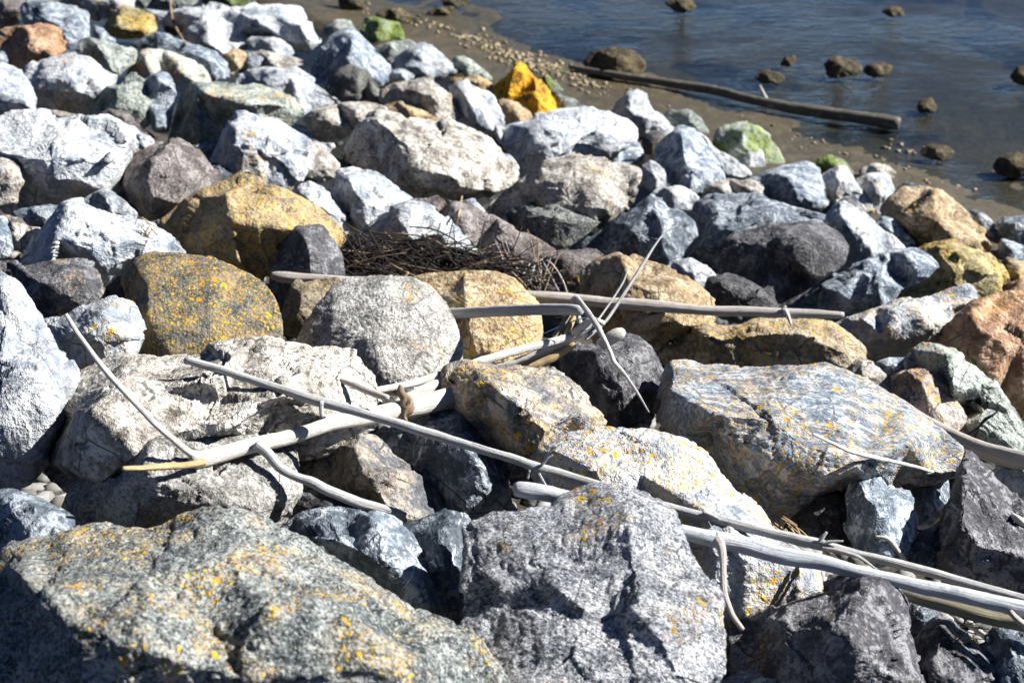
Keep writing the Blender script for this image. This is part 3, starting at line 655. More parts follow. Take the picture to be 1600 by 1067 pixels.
# --- stones in the shallow water
for lab, m_, o_ in (
        ('dark stump-like rock at the top edge of the water', 'mudrock', '528,-12 550,-14 568,-2 570,14 556,22 536,16 528,6'),
        ('flat tan rock lying in the far shallows', 'mudrock', '664,18 685,12 712,10 706,22 680,27'),
        ('dark rock at the top edge behind the flat tan rock', 'mudrock', '685,4 705,-8 730,-6 736,6 715,14 690,12'),
        ('brown rock at the top edge in open water', 'mudrock', '1038,6 1055,-2 1078,-4 1090,8 1082,20 1055,20'),
        ('seaweed-covered lumpy rock behind the beached log', 'mudrock', '914,96 928,80 955,74 985,80 1002,92 1014,106 1000,122 950,124 922,114'),
        ('small tan rock below a smaller one in the shallows', 'mudrock', '1178,122 1186,112 1208,110 1228,122 1215,132 1188,132'),
        ('smallest tan rock standing in dark water', 'mudrock', '1218,102 1226,90 1240,86 1246,95 1232,105'),
        ('largest rounded rock in the water with a mossy top', 'mudrock', '1284,105 1295,92 1325,89 1342,97 1345,110 1328,124 1300,124'),
        ('flat dark rock beside the mossy-topped rock', 'mudrock', '1344,112 1358,100 1378,98 1394,106 1384,120 1358,121'),
        ('ochre rock in the shallows beyond the log end', 'mudrock', '1428,172 1438,158 1455,152 1466,164 1458,176 1438,178'),
        ('dark sloping rock on the wet sand', 'mudrock', '1430,240 1448,228 1475,226 1492,236 1480,252 1450,250'),
        ('squat brown rock at the right edge of the shallows', 'mudrock', '1550,258 1565,242 1590,236 1625,242 1625,275 1580,280 1558,272'),
        ('grey-brown rock at the right edge further out', 'mudrock', '1578,120 1592,104 1625,100 1625,136 1590,136'),
        ('low tan rock barely above the far water', 'mudrock', '1376,20 1392,10 1408,12 1416,24 1395,28'),
        ('pale flat stone on the sand behind the cream rocks', 'brown', '1336,268 1362,255 1385,258 1402,272 1385,285 1350,280'),
        ):
    R_(lab, m_, o_, '', group='stones in the shallows and on the sand', t=.45 if m_ != 'brown' else .9, anchor=.35, back=.6, tilt=.45, name='stone')

# ------------------------------------------------------------------ ground under the stones, beach and water
def grid_sheet(name, xs, ys, zf, mat, label, kind='structure'):
    X, Y = np.meshgrid(xs, ys)
    Pn = np.stack([X.ravel(), Y.ravel(), np.zeros(X.size)], 1)
    Pn[:, 2] = zf(Pn)
    nx = len(xs)
    i = np.arange(len(ys) - 1)[:, None] * nx + np.arange(nx - 1)[None]
    q = np.stack([i, i + 1, i + 1 + nx, i + nx], -1).reshape(-1, 4)
    o = mesh_object(name, Pn, [q], mat, origin=np.zeros(3))
    tag(o, label, name.split('_')[-1], kind=kind)
    return o

g = NT('bank_earth')
Pg = g.coords(0.0)
ga, gb = g.noise(Pg, 4, 6, .65), g.noise(Pg, 30, 6, .7)
cg = g.mix(g.ss(ga, .4, .6), (.035, .029, .022), (.06, .05, .038))
g.l(g.mix(g.ss(gb, .5, .62), cg, (.10, .088, .07)), g.b.inputs['Base Color'])
g.b.inputs['Roughness'].default_value = .95
bpn = g.n('ShaderNodeBump'); bpn.inputs['Distance'].default_value = .03; g.l(gb, bpn.inputs['Height']); g.l(bpn.outputs[0], g.b.inputs['Normal'])
def bank_height(P):
    d = NX * P[:, 0] + NY * P[:, 1]
    z = -FALL * d - 0.42 + 0.06 * fbm(P * 2.2, 5, 4)
    return np.where(d > 6.2, z - (d - 6.2) * .6, z)
grid_sheet('bank_ground', np.linspace(-9, 9, 150), np.linspace(-1, 17, 150), bank_height, g.m, 'dark earth showing in the gaps between the stones')

TOE = 6.4
def shore_d(P):
    return NX * P[:, 0] + NY * P[:, 1]
sd_ = NT('wet_sand')
Ps = sd_.coords(0.0)
s1, s2, s3 = sd_.noise(Ps, .9, 6, .6, .3), sd_.noise(Ps, 9, 8, .7), sd_.noise(Ps, 70, 5, .7)
cs = sd_.mix(sd_.ss(s1, .4, .6), (.082, .066, .038), (.056, .05, .033))
cs = sd_.mix(sd_.math('MULTIPLY', sd_.ss(s2, .5, .62), .6), cs, (.13, .105, .062))
cs = sd_.mix(sd_.math('MULTIPLY', sd_.ss(s3, .58, .68), .6), cs, (.22, .185, .12))
cs = sd_.mix(sd_.math('MULTIPLY', sd_.ss(s2, .42, .34), .7), cs, (.035, .035, .028))
mps = sd_.n('ShaderNodeMapping'); sd_.l(Ps, mps.inputs[0])
mps.inputs['Rotation'].default_value = (0, 0, math.radians(20)); mps.inputs['Scale'].default_value = (1.0, .75, 1)
dark_patch = sd_.ss(sd_.noise(mps.outputs[0], 1.3, 4, .55, .4), .53, .58)      # pools' dark sky reflection painted into the flooded mud's colour
sepz = sd_.n('ShaderNodeSeparateXYZ'); sd_.l(Ps, sepz.inputs[0])
dark_patch = sd_.math('MULTIPLY', dark_patch, sd_.ss(sepz.outputs[2], WATER_Z + .002, WATER_Z - .008))
cs = sd_.mix(sd_.math('MULTIPLY', dark_patch, .85), cs, (.010, .016, .022))
sd_.l(cs, sd_.b.inputs['Base Color'])
sd_.b.inputs['Roughness'].default_value = .42
sd_.b.inputs['Specular IOR Level'].default_value = .35
bps = sd_.n('ShaderNodeBump'); bps.inputs['Distance'].default_value = .025
sd_.l(sd_.math('ADD', s2, sd_.math('MULTIPLY', s3, .3)), bps.inputs['Height']); sd_.l(bps.outputs[0], sd_.b.inputs['Normal'])
SHORE = 7.15
def sand_height(P):
    d = shore_d(P)
    z = WATER_Z + (SHORE - d) * 0.05
    deep = np.clip((d - SHORE) / 2.0, 0, 1)
    z = np.where(d > SHORE, WATER_Z - 0.010 - 0.006 * np.clip(d - SHORE, 0, 6), z)
    u = -NY * P[:, 0] + NX * P[:, 1]
    Q = np.stack([d * 1.3, u * .55, 0 * d], 1)
    z = z + 0.030 * fbm(Q * 1.3, 61, 4, .55) * (0.25 + 0.75 * np.clip((d - 6.7) / 0.8, 0, 1))
    z = z - np.clip(6.2 - d, 0, 9) * .6
    return z + 0.010 * fbm(P * 6, 71, 3)
xs = np.concatenate([np.linspace(-6, 16, 420), np.linspace(17, 120, 40)])
ys = np.concatenate([np.linspace(3, 24, 420), np.linspace(25, 260, 50)])
xs = np.concatenate([np.linspace(-90, -6.5, 30), xs])
grid_sheet('beach_sand', xs, ys, sand_height, sd_.m, 'wet brown sand and mud along the waterline')

wt = NT('shallow_water')
for nd in list(wt.t.nodes):
    if nd.type == 'BSDF_PRINCIPLED':
        wt.t.nodes.remove(nd)
out = [n for n in wt.t.nodes if n.type == 'OUTPUT_MATERIAL'][0]
Pw_ = wt.coords(0.0)
mpw = wt.n('ShaderNodeMapping'); wt.l(Pw_, mpw.inputs[0])
mpw.inputs['Rotation'].default_value = (0, 0, math.radians(-35)); mpw.inputs['Scale'].default_value = (1, 2.2, 1)
w1, w2 = wt.noise(mpw.outputs[0], 5.0, 3, .5, .4), wt.noise(mpw.outputs[0], 18, 3, .5, .3)
calm = wt.ss(wt.noise(Pw_, .55, 3, .5), .42, .60)
hh = wt.math('MULTIPLY', wt.math('ADD', w1, wt.math('MULTIPLY', w2, .6)), wt.math('ADD', .25, wt.math('MULTIPLY', calm, .75)))
bpw = wt.n('ShaderNodeBump'); bpw.inputs['Distance'].default_value = .024; bpw.inputs['Strength'].default_value = .6
wt.l(hh, bpw.inputs['Height'])
geo = wt.n('ShaderNodeNewGeometry')
dt = wt.n('ShaderNodeVectorMath', operation='DOT_PRODUCT')
wt.l(geo.outputs['Incoming'], dt.inputs[0]); wt.l(bpw.outputs[0], dt.inputs[1])
cosi = wt.math('MAXIMUM', dt.outputs['Value'], 0.0)
schlick = wt.math('ADD', .02, wt.math('MULTIPLY', .98, wt.math('POWER', wt.math('SUBTRACT', 1.0, cosi), 5.0)))
tr_ = wt.n('ShaderNodeBsdfTransparent'); tr_.inputs['Color'].default_value = (.60, .64, .63, 1)
gl = wt.n('ShaderNodeBsdfGlossy'); gl.inputs['Roughness'].default_value = .06; wt.l(bpw.outputs[0], gl.inputs['Normal'])
ms = wt.n('ShaderNodeMixShader')
wt.l(schlick, ms.inputs[0]); wt.l(tr_.outputs[0], ms.inputs[1]); wt.l(gl.outputs[0], ms.inputs[2])
wt.l(ms.outputs[0], out.inputs['Surface'])
grid_sheet('shallow_water', np.linspace(-90, 120, 60), np.linspace(4, 260, 60), lambda P: np.full(len(P), WATER_Z), wt.m, 'clear shallow water rippling over mud')

# pebbles and shells strewn over the sand
def pebble_field(name, label, spots, mat):
    rng = np.random.default_rng(3)
    ico_v = np.array([(0, 0, 1), (.89, 0, .45), (.28, .85, .45), (-.72, .53, .45), (-.72, -.53, .45), (.28, -.85, .45), (.72, .53, -.45), (-.28, .85, -.45), (-.89, 0, -.45), (-.28, -.85, -.45), (.72, -.53, -.45), (0, 0, -1)])
    ico_f = np.array([(0, 1, 2), (0, 2, 3), (0, 3, 4), (0, 4, 5), (0, 5, 1), (1, 6, 2), (2, 7, 3), (3, 8, 4), (4, 9, 5), (5, 10, 1), (1, 10, 6), (2, 6, 7), (3, 7, 8), (4, 8, 9), (5, 9, 10), (6, 11, 7), (7, 11, 8), (8, 11, 9), (9, 11, 10), (10, 11, 6)])
    VV, FF = [], []
    k = 0
    for (x, y, r) in spots:
        a = rng.uniform(0, 6.28)
        v = ico_v * rng.uniform(.75, 1.25, (12, 1)) * np.array([1.25, .9, .6]) * r
        v = v @ np.array([[math.cos(a), -math.sin(a), 0], [math.sin(a), math.cos(a), 0], [0, 0, 1]])
        z = sand_height(np.array([[x, y, 0.]]))[0]
        VV.append(v + np.array([x, y, z + r * .2]))
        FF.append(ico_f + 12 * k)
        k += 1
    o = mesh_object(name, np.vstack(VV), [np.vstack(FF)], mat)
    tag(o, label, name.split('_')[-1], kind='stuff')
    return o
pb = NT('shell_pebble')
vp = pb.voro(pb.coords(0.0), 22)
sp_ = pb.n('ShaderNodeSeparateColor'); pb.l(vp.outputs['Color'], sp_.inputs[0])
pb.l(pb.mix(sp_.outputs[0], pb.mix(sp_.outputs[1], (.07, .055, .035), (.17, .135, .075)), (.36, .29, .175)), pb.b.inputs['Base Color'])
pb.b.inputs['Roughness'].default_value = .7
rg = np.random.default_rng(9)
spots = []
def sand_at(px, py):
    d = ray(np.float64(px), np.float64(py))
    Z = (WATER_Z + .02 - CAM_H) / d[2]
    p = np.array([0, 0, CAM_H]) + d * Z
    return p
for cxp, cyp, wx, wy, n_, r0 in ((815, 93, 50, 9, 230, .017), (890, 116, 45, 8, 90, .016), (700, 50, 45, 7, 70, .016), (1290, 225, 110, 18, 22, .012), (1120, 170, 130, 16, 16, .011), (1400, 255, 60, 18, 14, .012), (590, 20, 60, 10, 30, .015), (1420, 228, 20, 6, 16, .018)):
    for _ in range(n_):
        t_ = rg.normal()
        p = sand_at(cxp + wx * t_, cyp + wx * t_ * .36 + wy * rg.normal())
        spots.append((p[0], p[1], r0 * rg.uniform(.45, 1.4)))
pebble_field('beach_pebbles', 'cream shells and pebbles strewn along the tide line', spots, pb.m)

rb = NT('rubble_chip')
vr = rb.voro(rb.coords(0.0), 17)
sr = rb.n('ShaderNodeSeparateColor'); rb.l(vr.outputs['Color'], sr.inputs[0])
rb.l(rb.mix(sr.outputs[0], rb.mix(sr.outputs[1], (.05, .05, .052), (.16, .135, .10)), (.30, .30, .29)), rb.b.inputs['Base Color'])
rb.b.inputs['Roughness'].default_value = .9
rgb_ = np.random.default_rng(77)
spots = []
while len(spots) < 5200:
    px_, py_ = rgb_.uniform(-60, 1660), rgb_.uniform(150, 1120)
    p = unproject(np.float64(px_), np.float64(py_), np.float64(bank_Z(px_, py_) + .25 + rgb_.uniform(-.05, .25)))
    if NX * p[0] + NY * p[1] < 6.3:
        spots.append((p[0], p[1], rgb_.uniform(.012, .05)))
_sh = sand_height
sand_height = bank_height
pebble_field('rubble', 'stone chips and gravel lying in the gaps between the boulders', spots, rb.m)
sand_height = _sh

# ------------------------------------------------------------------ driftwood
def wood_material(name, A, B, crack, blotch):
    k = NT('wood_' + name)
    uv = k.n('ShaderNodeUVMap', uv_map='grain').outputs[0]
    oi = k.n('ShaderNodeObjectInfo')
    off = k.n('ShaderNodeCombineXYZ')
    k.l(k.math('MULTIPLY', oi.outputs['Random'], 31.0), off.inputs[0])
    mp = k.n('ShaderNodeMapping'); k.l(k.vmath('ADD', uv, off.outputs[0]), mp.inputs[0])
    mp.inputs['Scale'].default_value = (2.2, 58.0, 1)
    a = k.noise(mp.outputs[0], 2.0, 6, .65, .3)
    mp2 = k.n('ShaderNodeMapping'); k.l(k.vmath('ADD', uv, off.outputs[0]), mp2.inputs[0])
    mp2.inputs['Scale'].default_value = (9.0, 9.0, 1)
    b = k.noise(mp2.outputs[0], 1.4, 5, .65)
    c = k.noise(mp2.outputs[0], 5.0, 5, .7)
    col = k.mix(k.ss(a, .40, .60), A, B)
    col = k.mix(k.math('MULTIPLY', k.ss(b, .54, .66), .65), col, blotch)
    col = k.mix(k.math('MULTIPLY', k.ss(a, .41, .33), .75), col, crack)
    col = k.mix(k.math('MULTIPLY', k.ss(c, .42, .32), .5), col, crack)
    k.l(col, k.b.inputs['Base Color'])
    k.b.inputs['Roughness'].default_value = .75
    k.b.inputs['Specular IOR Level'].default_value = .3
    bp = k.n('ShaderNodeBump'); bp.inputs['Distance'].default_value = .009; bp.inputs['Strength'].default_value = .9
    k.l(k.math('ADD', a, k.math('MULTIPLY', c, .4)), bp.inputs['Height'])
    k.l(bp.outputs[0], k.b.inputs['Normal'])
    return k.m
W_WHITE = wood_material('bleached', (.70, .68, .63), (.58, .555, .505), (.18, .15, .12), (.44, .40, .34))
W_GREY = wood_material('silver', (.50, .50, .50), (.36, .36, .36), (.11, .105, .09), (.32, .31, .27))
W_BLUE = wood_material('salt_grey', (.56, .58, .61), (.40, .42, .45), (.10, .10, .10), (.22, .22, .23))
W_PINK = wood_material('barked_pink', (.50, .455, .42), (.38, .345, .315), (.12, .09, .07), (.36, .35, .29))
W_OLIVE = wood_material('greenish', (.34, .30, .20), (.25, .22, .145), (.10, .085, .055), (.40, .36, .26))
W_BROWN = wood_material('brown', (.30, .21, .14), (.22, .155, .10), (.08, .055, .035), (.36, .28, .2))
W_DARK = wood_material('dark_twig', (.038, .029, .025), (.022, .018, .017), (.01, .009, .008), (.085, .065, .055))
W_STRAW = wood_material('straw', (.50, .38, .20), (.40, .29, .14), (.2, .13, .06), (.55, .45, .28))
W_LOG = wood_material('wet_log', (.14, .125, .10), (.09, .08, .065), (.025, .022, .018), (.30, .29, .26))

def spline(P, n):
    """Catmull-Rom through rows of P (position and radius together)"""
    P = np.asarray(P, float)
    if len(P) == 2:
        t = np.linspace(0, 1, n)[:, None]
        return P[0] * (1 - t) + P[1] * t
    E = np.vstack([2 * P[0] - P[1], P, 2 * P[-1] - P[-2]])
    d = np.linalg.norm(np.diff(P[:, :3], axis=0), axis=1)
    cum = np.concatenate([[0], np.cumsum(d)])
    out = []
    for s in np.linspace(0, cum[-1], n):
        i = min(max(np.searchsorted(cum, s) - 1, 0), len(P) - 2)
        u = (s - cum[i]) / max(cum[i + 1] - cum[i], 1e-9)
        p0, p1, p2, p3 = E[i], E[i + 1], E[i + 2], E[i + 3]
        out.append(.5 * ((2 * p1) + (-p0 + p2) * u + (2 * p0 - 5 * p1 + 4 * p2 - p3) * u * u + (-p0 + 3 * p1 - 3 * p2 + p3) * u ** 3))
    return np.array(out)

WSEED = [0]
def tube(name, pts, mat, parent=None, sides=12, rough=0.10, n=None, taper_end=True, origin=None):
    """pts: rows x, y, z, radius in metres"""
    WSEED[0] += 1
    s = WSEED[0]
    pts = np.asarray(pts, float)
    L = np.linalg.norm(np.diff(pts[:, :3], axis=0), axis=1).sum()
    rm = pts[:, 3].mean()
    if n is None:
        n = int(np.clip(L / (rm * .8), 6, 150))
    Q = spline(pts, n)
    C, r = Q[:, :3].copy(), np.maximum(Q[:, 3], 1e-4)
    if rough >= .1 and n > 12:           # natural kinks
        al = np.concatenate([[0], np.cumsum(np.linalg.norm(np.diff(C, axis=0), axis=1))]) / (rm * 11)
        for ax in range(3):
            C[:, ax] += r * .28 * fbm(np.stack([al, 0 * al + ax * 9.1, 0 * al + s * 3.3], 1), s + ax, 3, .5)
    T = np.gradient(C, axis=0)
    T /= np.linalg.norm(T, axis=1, keepdims=True) + 1e-12
    up = np.array([0.13, -.45, .88])
    A = np.cross(T, up); A /= np.linalg.norm(A, axis=1, keepdims=True) + 1e-12
    B = np.cross(T, A)
    th = np.linspace(0, 2 * np.pi, sides, endpoint=False)
    along = np.concatenate([[0], np.cumsum(np.linalg.norm(np.diff(C, axis=0), axis=1))])
    dirs = A[:, None] * np.cos(th)[None, :, None] + B[:, None] * np.sin(th)[None, :, None]
    q = np.stack([np.repeat(along, sides) / max(rm * 4, .01), np.tile(np.cos(th), n) * 1.2, np.tile(np.sin(th), n) * 1.2], 1)
    rr = r[:, None] * (1 + rough * fbm(q + s * 7.7, s, 4, .6).reshape(n, sides) + rough * .8 * vnoise(np.stack([along / (rm * 9 + .01), 0 * along + s, 0 * along], 1), s)[:, None])
    V = C[:, None] + dirs * rr[..., None]
    V = V.reshape(-1, 3)
    k0, k1 = len(V), len(V) + 1
    V = np.vstack([V, C[0] - T[0] * r[0] * .25, C[-1] + T[-1] * r[-1] * .25])
    i = np.arange(n - 1)[:, None] * sides
    j = np.arange(sides)[None]
    jn = (j + 1) % sides
    quads = np.stack([i + j, i + jn, i + sides + jn, i + sides + j], -1).reshape(-1, 4)
    jj = np.arange(sides)
    t0 = np.stack([np.full(sides, k0), (jj + 1) % sides, jj], 1)
    t1 = np.stack([np.full(sides, k1), (n - 1) * sides + jj, (n - 1) * sides + (jj + 1) % sides], 1)
    o = mesh_object(name, V, [quads, t0, t1], mat, parent, origin=C[0] if origin is None else origin)
    me = o.data
    uvl = me.uv_layers.new(name='grain')
    vi = np.empty(len(me.loops), np.int32)
    me.loops.foreach_get('vertex_index', vi)
    U = np.concatenate([np.repeat(along, sides), [0, L]])
    W = np.concatenate([np.tile(np.sin(th), n) * rm * 2, [0, 0]])
    W2 = np.concatenate([np.tile(np.cos(th), n) * rm * 2, [0, 0]])
    uvl.data.foreach_set('uv', np.stack([U[vi], (W + .7 * W2)[vi]], 1).astype(np.float32).ravel())
    return o

bpy.context.view_layer.update()
DG = bpy.context.evaluated_depsgraph_get()
CAMP = Vector((0, 0, CAM_H))
def hit_Z(px, py, ignore=()):
    """depth along the view axis of the first stone or ground met on the way to a photo point"""
    d = ray(np.float64(px), np.float64(py))
    ln = np.linalg.norm(d)
    dv = Vector(d / ln)
    o = CAMP.copy()
    for _ in range(12):
        ok, loc, nrm, _i, ob, _m = SC.ray_cast(DG, o, dv)
        if not ok:
            return 30.0
        if not any(w in ob.get('label', '') for w in ignore) and ob.name != 'shallow_water':
            return (loc - CAMP).length / ln
        o = loc + dv * .01
    return 30.0

def path3(pts, Zs):
    """photo points x, y, r(px) with depths -> rows x, y, z, radius"""
    pts = np.asarray(pts, float)
    Zs = np.asarray(Zs, float)
    return np.hstack([unproject(pts[:, 0], pts[:, 1], Zs), (pts[:, 2] * .9 * Zs / FOC)[:, None]])

class Line:
    """a straight stick: 1/Z runs linearly along its picture"""
    def __init__(self, p0, p1, i0, i1):
        self.p0, self.d = np.array(p0[:2], float), np.array(p1[:2], float) - np.array(p0[:2], float)
        self.i0, self.i1 = i0, i1
    def Z(self, x, y):
        t = ((np.array([x, y]) - self.p0) @ self.d) / (self.d @ self.d)
        return 1.0 / (self.i0 + (self.i1 - self.i0) * t)

def rest_line(pts, ignore=(), lift=0.8, skip=()):
    """lay a straight stick on the stones below it: the edge of the upper hull under its middle"""
    pts = np.asarray(pts, float)
    p0, p1 = pts[0], pts[-1]
    cum = np.concatenate([[0], np.cumsum(np.hypot(*np.diff(pts[:, :2], axis=0).T))])
    ts, vs = [], []
    ld = Line(p0, p1, 1, 1)
    for s in np.linspace(0, cum[-1], 60):
        x, y = np.interp(s, cum, pts[:, 0]), np.interp(s, cum, pts[:, 1])
        if any(a <= x <= b for a, b in skip) or not (-20 < x < 1620 and -20 < y < 1090):
            continue
        Z = hit_Z(x, y, ignore)
        r = np.interp(s, cum, pts[:, 2]) * Z / FOC
        t = ((np.array([x, y]) - ld.p0) @ ld.d) / (ld.d @ ld.d)
        ts.append(t); vs.append(1.0 / (Z - r * lift))
    ts, vs = np.array(ts), np.array(vs)
    order = np.argsort(ts)
    hull = []
    for i in order:
        while len(hull) >= 2:
            a, b = hull[-2], hull[-1]
            if (ts[b] - ts[a]) * (vs[i] - vs[a]) - (vs[b] - vs[a]) * (ts[i] - ts[a]) >= 0:
                hull.pop()
            else:
                break
        hull.append(i)
    m = 0.5
    for a, b in zip(hull[:-1], hull[1:]):
        if ts[a] <= m <= ts[b]:
            break
    sl = (vs[b] - vs[a]) / (ts[b] - ts[a])
    i0 = vs[a] - sl * ts[a]
    return Line(p0, p1, i0, i0 + sl)

def wood(name, label, pts, mat, line=None, cat='driftwood', group='driftwood lying on the stones', ignore=(), skip=(), lift=.8, parent=None, drape=False, dz=0.0, sides=12, rough=.10, n=None):
    pts = np.asarray(pts, float)
    if drape:
        Zs = np.array([hit_Z(p[0], p[1], ignore) for p in pts])
        Zs = Zs - pts[:, 2] * Zs / FOC * lift - dz
    else:
        if line is None:
            line = rest_line(pts, ignore, lift, skip)
        Zs = np.array([line.Z(p[0], p[1]) for p in pts]) - dz
    o = tube(name, path3(pts, Zs), mat, parent, sides=sides, rough=rough, n=n)
    if parent is None:
        tag(o, label, cat, group)
    return o, line

SPECK = 'grey-speckled boulder ringed'
GREYF = 'coarse-grained boulder in the lower middle'
TWARM = 'warm orange-flecked top'
SLABB = 'massive blue-grey slab'
DARKF = 'dark speckled angular boulder'

# long pole across the middle, and the two shorter ones beside it
pole, ln = wood('driftwood_pole', 'long straight pinkish pole lying across the middle of the bank', [(424, 430, 5), (438, 433, 9), (475, 436, 9.5), (540, 439, 8.5), (640, 446, 9), (740, 454, 9.5), (820, 461, 10), (900, 467, 10), (1000, 476, 10), (1100, 484, 9.5), (1200, 489, 9), (1275, 491, 8), (1318, 492, 5.5)], W_PINK, ignore=('tan block', SPECK, 'rusty small'), lift=1.0)
wood('branch_stub', '', [(1226, 484, 5), (1231, 494, 4), (1236, 508, 1.8)], W_WHITE, ln, parent=pole, dz=.02)
wood('branch_stub', '', [(1222, 484, 3), (1228, 478, 2)], W_WHITE, ln, parent=pole, dz=.02)
wood('branch_stub', '', [(622, 442, 4), (631, 434, 3), (638, 425, 2)], W_STRAW, ln, parent=pole, dz=.02)
short, ln_short = wood('driftwood_pole', 'weathered grey pole passing behind the speckled centre boulder', [(432, 511, 7), (490, 503, 8), (560, 497, 8.5), (640, 493, 9), (720, 490, 9.5), (790, 486, 9.5), (850, 484, 9.5), (898, 485, 9), (908, 488, 6)], W_GREY, ignore=(SPECK, 'rusty small', 'olive flat'), lift=1.0)

# thick white log with its branches
_lp = [(300, 722, 11), (320, 716, 13.5), (380, 698, 12.5), (440, 685, 12.5), (520, 664, 13.5), (600, 645, 14.5), (660, 632, 16), (722, 617, 15.5)]
_l0 = rest_line(_lp, (TWARM,), 1.0, ((690, 800),))
ln_log = Line(_lp[0], _lp[-1], _l0.i0, min(_l0.i1, 1 / (hit_Z(728, 605) + .14)))
log, _ = wood('driftwood_log', 'thick bleached white log with a brown knot and three branches', _lp, W_WHITE, ln_log, sides=18, rough=.16)
wood('branch', '', [(318, 712, 8), (297, 708, 7), (272, 688, 6), (235, 655, 5.5), (200, 618, 5.5), (160, 572, 5), (125, 525, 4.5), (103, 491, 3.5)], W_WHITE, ln_log, parent=log)
wood('branch', '', [(320, 722, 7), (290, 727, 6), (262, 728, 6), (225, 731, 5.5), (192, 732, 4)], W_STRAW, ln_log, parent=log, dz=.03)
wood('branch', '', [(402, 696, 10), (418, 708, 9), (438, 731, 8.5), (465, 745, 8), (488, 753, 9), (515, 768, 8.5), (560, 785, 8.5), (605, 797, 8), (633, 806, 7)], W_GREY, ln_log, parent=log, dz=np.linspace(.03, .26, 9))
Zk = ln_log.Z(632, 637) - 13 * ln_log.Z(632, 637) / FOC
kn = tube('knot', path3([(625, 603, 3), (628, 614, 6), (636, 626, 12), (638, 638, 14), (633, 650, 10), (634, 662, 3)], [Zk + .02, Zk, Zk, Zk, Zk, Zk + .02]), W_BROWN, log, sides=16, rough=1.0, n=34)
wood('driftwood_log', 'short white log end tucked behind the thick bleached log', [(618, 632, 10), (650, 618, 12), (690, 603, 13), (725, 590, 12)], W_WHITE, Line((618, 632), (725, 590), 1 / (ln_log.Z(618, 632) + .10), 1 / (ln_log.Z(725, 590) + .06)))

# long thin stick across the picture
thin, ln_thin = wood('driftwood_stick', 'very long thin grey stick slanting across the stones', [(290, 562, 6.5), (340, 576, 7), (400, 595, 7), (450, 612, 7.5), (505, 629, 9), (560, 643, 8), (620, 661, 8), (700, 687, 8), (800, 716, 8.5), (845, 732, 10), (900, 747, 8), (960, 766, 7.5), (1040, 791, 8), (1100, 807, 8), (1200, 832, 8.5), (1280, 850, 10), (1330, 862, 8), (1450, 893, 8), (1600, 936, 8), (1660, 953, 8)], W_GREY, ignore=(GREYF, DARKF), lift=1.0, sides=14, rough=.16)
for p_ in ([(502, 627, 5), (502, 640, 4.5), (503, 652, 4)], [(846, 726, 3), (855, 717, 2.5), (864, 711, 1.5)], [(828, 735, 2.5), (824, 748, 2)],
           [(842, 740, 3), (852, 758, 3), (866, 776, 2)], [(1280, 848, 4), (1286, 838, 3.5), (1292, 831, 2)], [(1284, 849, 4), (1300, 846, 3), (1317, 845, 1.5)], [(1284, 855, 4), (1315, 861, 3.5), (1345, 872, 3), (1374, 893, 1.5)], [(1098, 800, 4), (1112, 806, 4), (1125, 812, 3)]):
    wood('side_twig', '', p_, W_GREY, ln_thin, parent=thin, dz=.015, sides=8)

# the lower logs on the right
ln_low = Line((802, 764), (1660, 963), 1 / 3.47, 1 / 3.40)
low, _ = wood('driftwood_log', 'blue-white salt-bleached log running under the long thin stick', [(802, 764, 10), (815, 764, 13), (870, 774, 14), (930, 788, 14), (1058, 826, 14), (1160, 851, 15.5), (1300, 884, 13.5), (1450, 920, 13.5), (1600, 951, 13.5), (1660, 963, 13)], W_BLUE, ln_low, sides=18, rough=.16)
wood('branch', '', [(1122, 846, 10), (1128, 858, 8), (1130, 880, 6.5), (1131, 910, 6), (1134, 932, 5.5), (1146, 962, 5), (1161, 983, 4)], W_PINK, ln_low, parent=low, dz=np.linspace(.02, .17, 7))
wood('branch_stub', '', [(1120, 834, 4), (1121, 834, 4.5)], W_WHITE, ln_low, parent=low, dz=.06)
wood('driftwood_log', 'greenish tan log under the blue-white log in the lower corner', [(1270, 872, 10), (1330, 892, 13), (1392, 915, 14), (1450, 936, 16), (1530, 956, 17), (1600, 972, 17), (1660, 985, 17)], W_OLIVE, Line((1270, 872), (1660, 985), 1 / (ln_low.Z(1270, 872) + .09), 1 / (ln_low.Z(1660, 985) + .05)), sides=16)
wood('driftwood_stick', 'short pale stick under the greenish tan log', [(1485, 958, 5), (1515, 975, 6), (1545, 999, 5)], W_WHITE, drape=True)
wood('driftwood_stick', 'pale stub crossing the greenish tan log at the right edge', [(1578, 955, 5), (1590, 968, 6), (1612, 985, 6)], W_PINK, ln_low, dz=.03)
wood('driftwood_log', 'pale pinkish log emerging from behind the massive slab', [(1405, 628, 8), (1440, 655, 11), (1500, 688, 14), (1560, 712, 16), (1610, 724, 16), (1670, 742, 16)], W_PINK, ignore=(SLABB, 'black pointed'), lift=1.0, sides=16)
wood('twig', 'thin white twig on top of the massive blue-grey slab', [(1270, 678, 2.5), (1300, 692, 3.2), (1335, 707, 4), (1400, 722, 3.5), (1440, 732, 3), (1470, 741, 2)], W_WHITE, cat='twig', lift=2.0, sides=8)
wood('twig', 'short white twig leaning on the pale pinkish log', [(1497, 682, 2.5), (1512, 695, 3), (1527, 710, 2.5)], W_WHITE, cat='twig', drape=True, lift=1.2, sides=8)
wood('twig', 'curved pale twig in front of the light grey upright stone', [(1368, 838, 2.5), (1388, 842, 4), (1402, 858, 4), (1418, 882, 4.5)], W_WHITE, cat='twig', drape=True, lift=1.5, sides=8)
wood('driftwood_stick', 'rounded white stick end on the black pointed boulder', [(1583, 806, 5), (1592, 812, 7), (1605, 820, 7), (1640, 838, 7)], W_WHITE, drape=True)

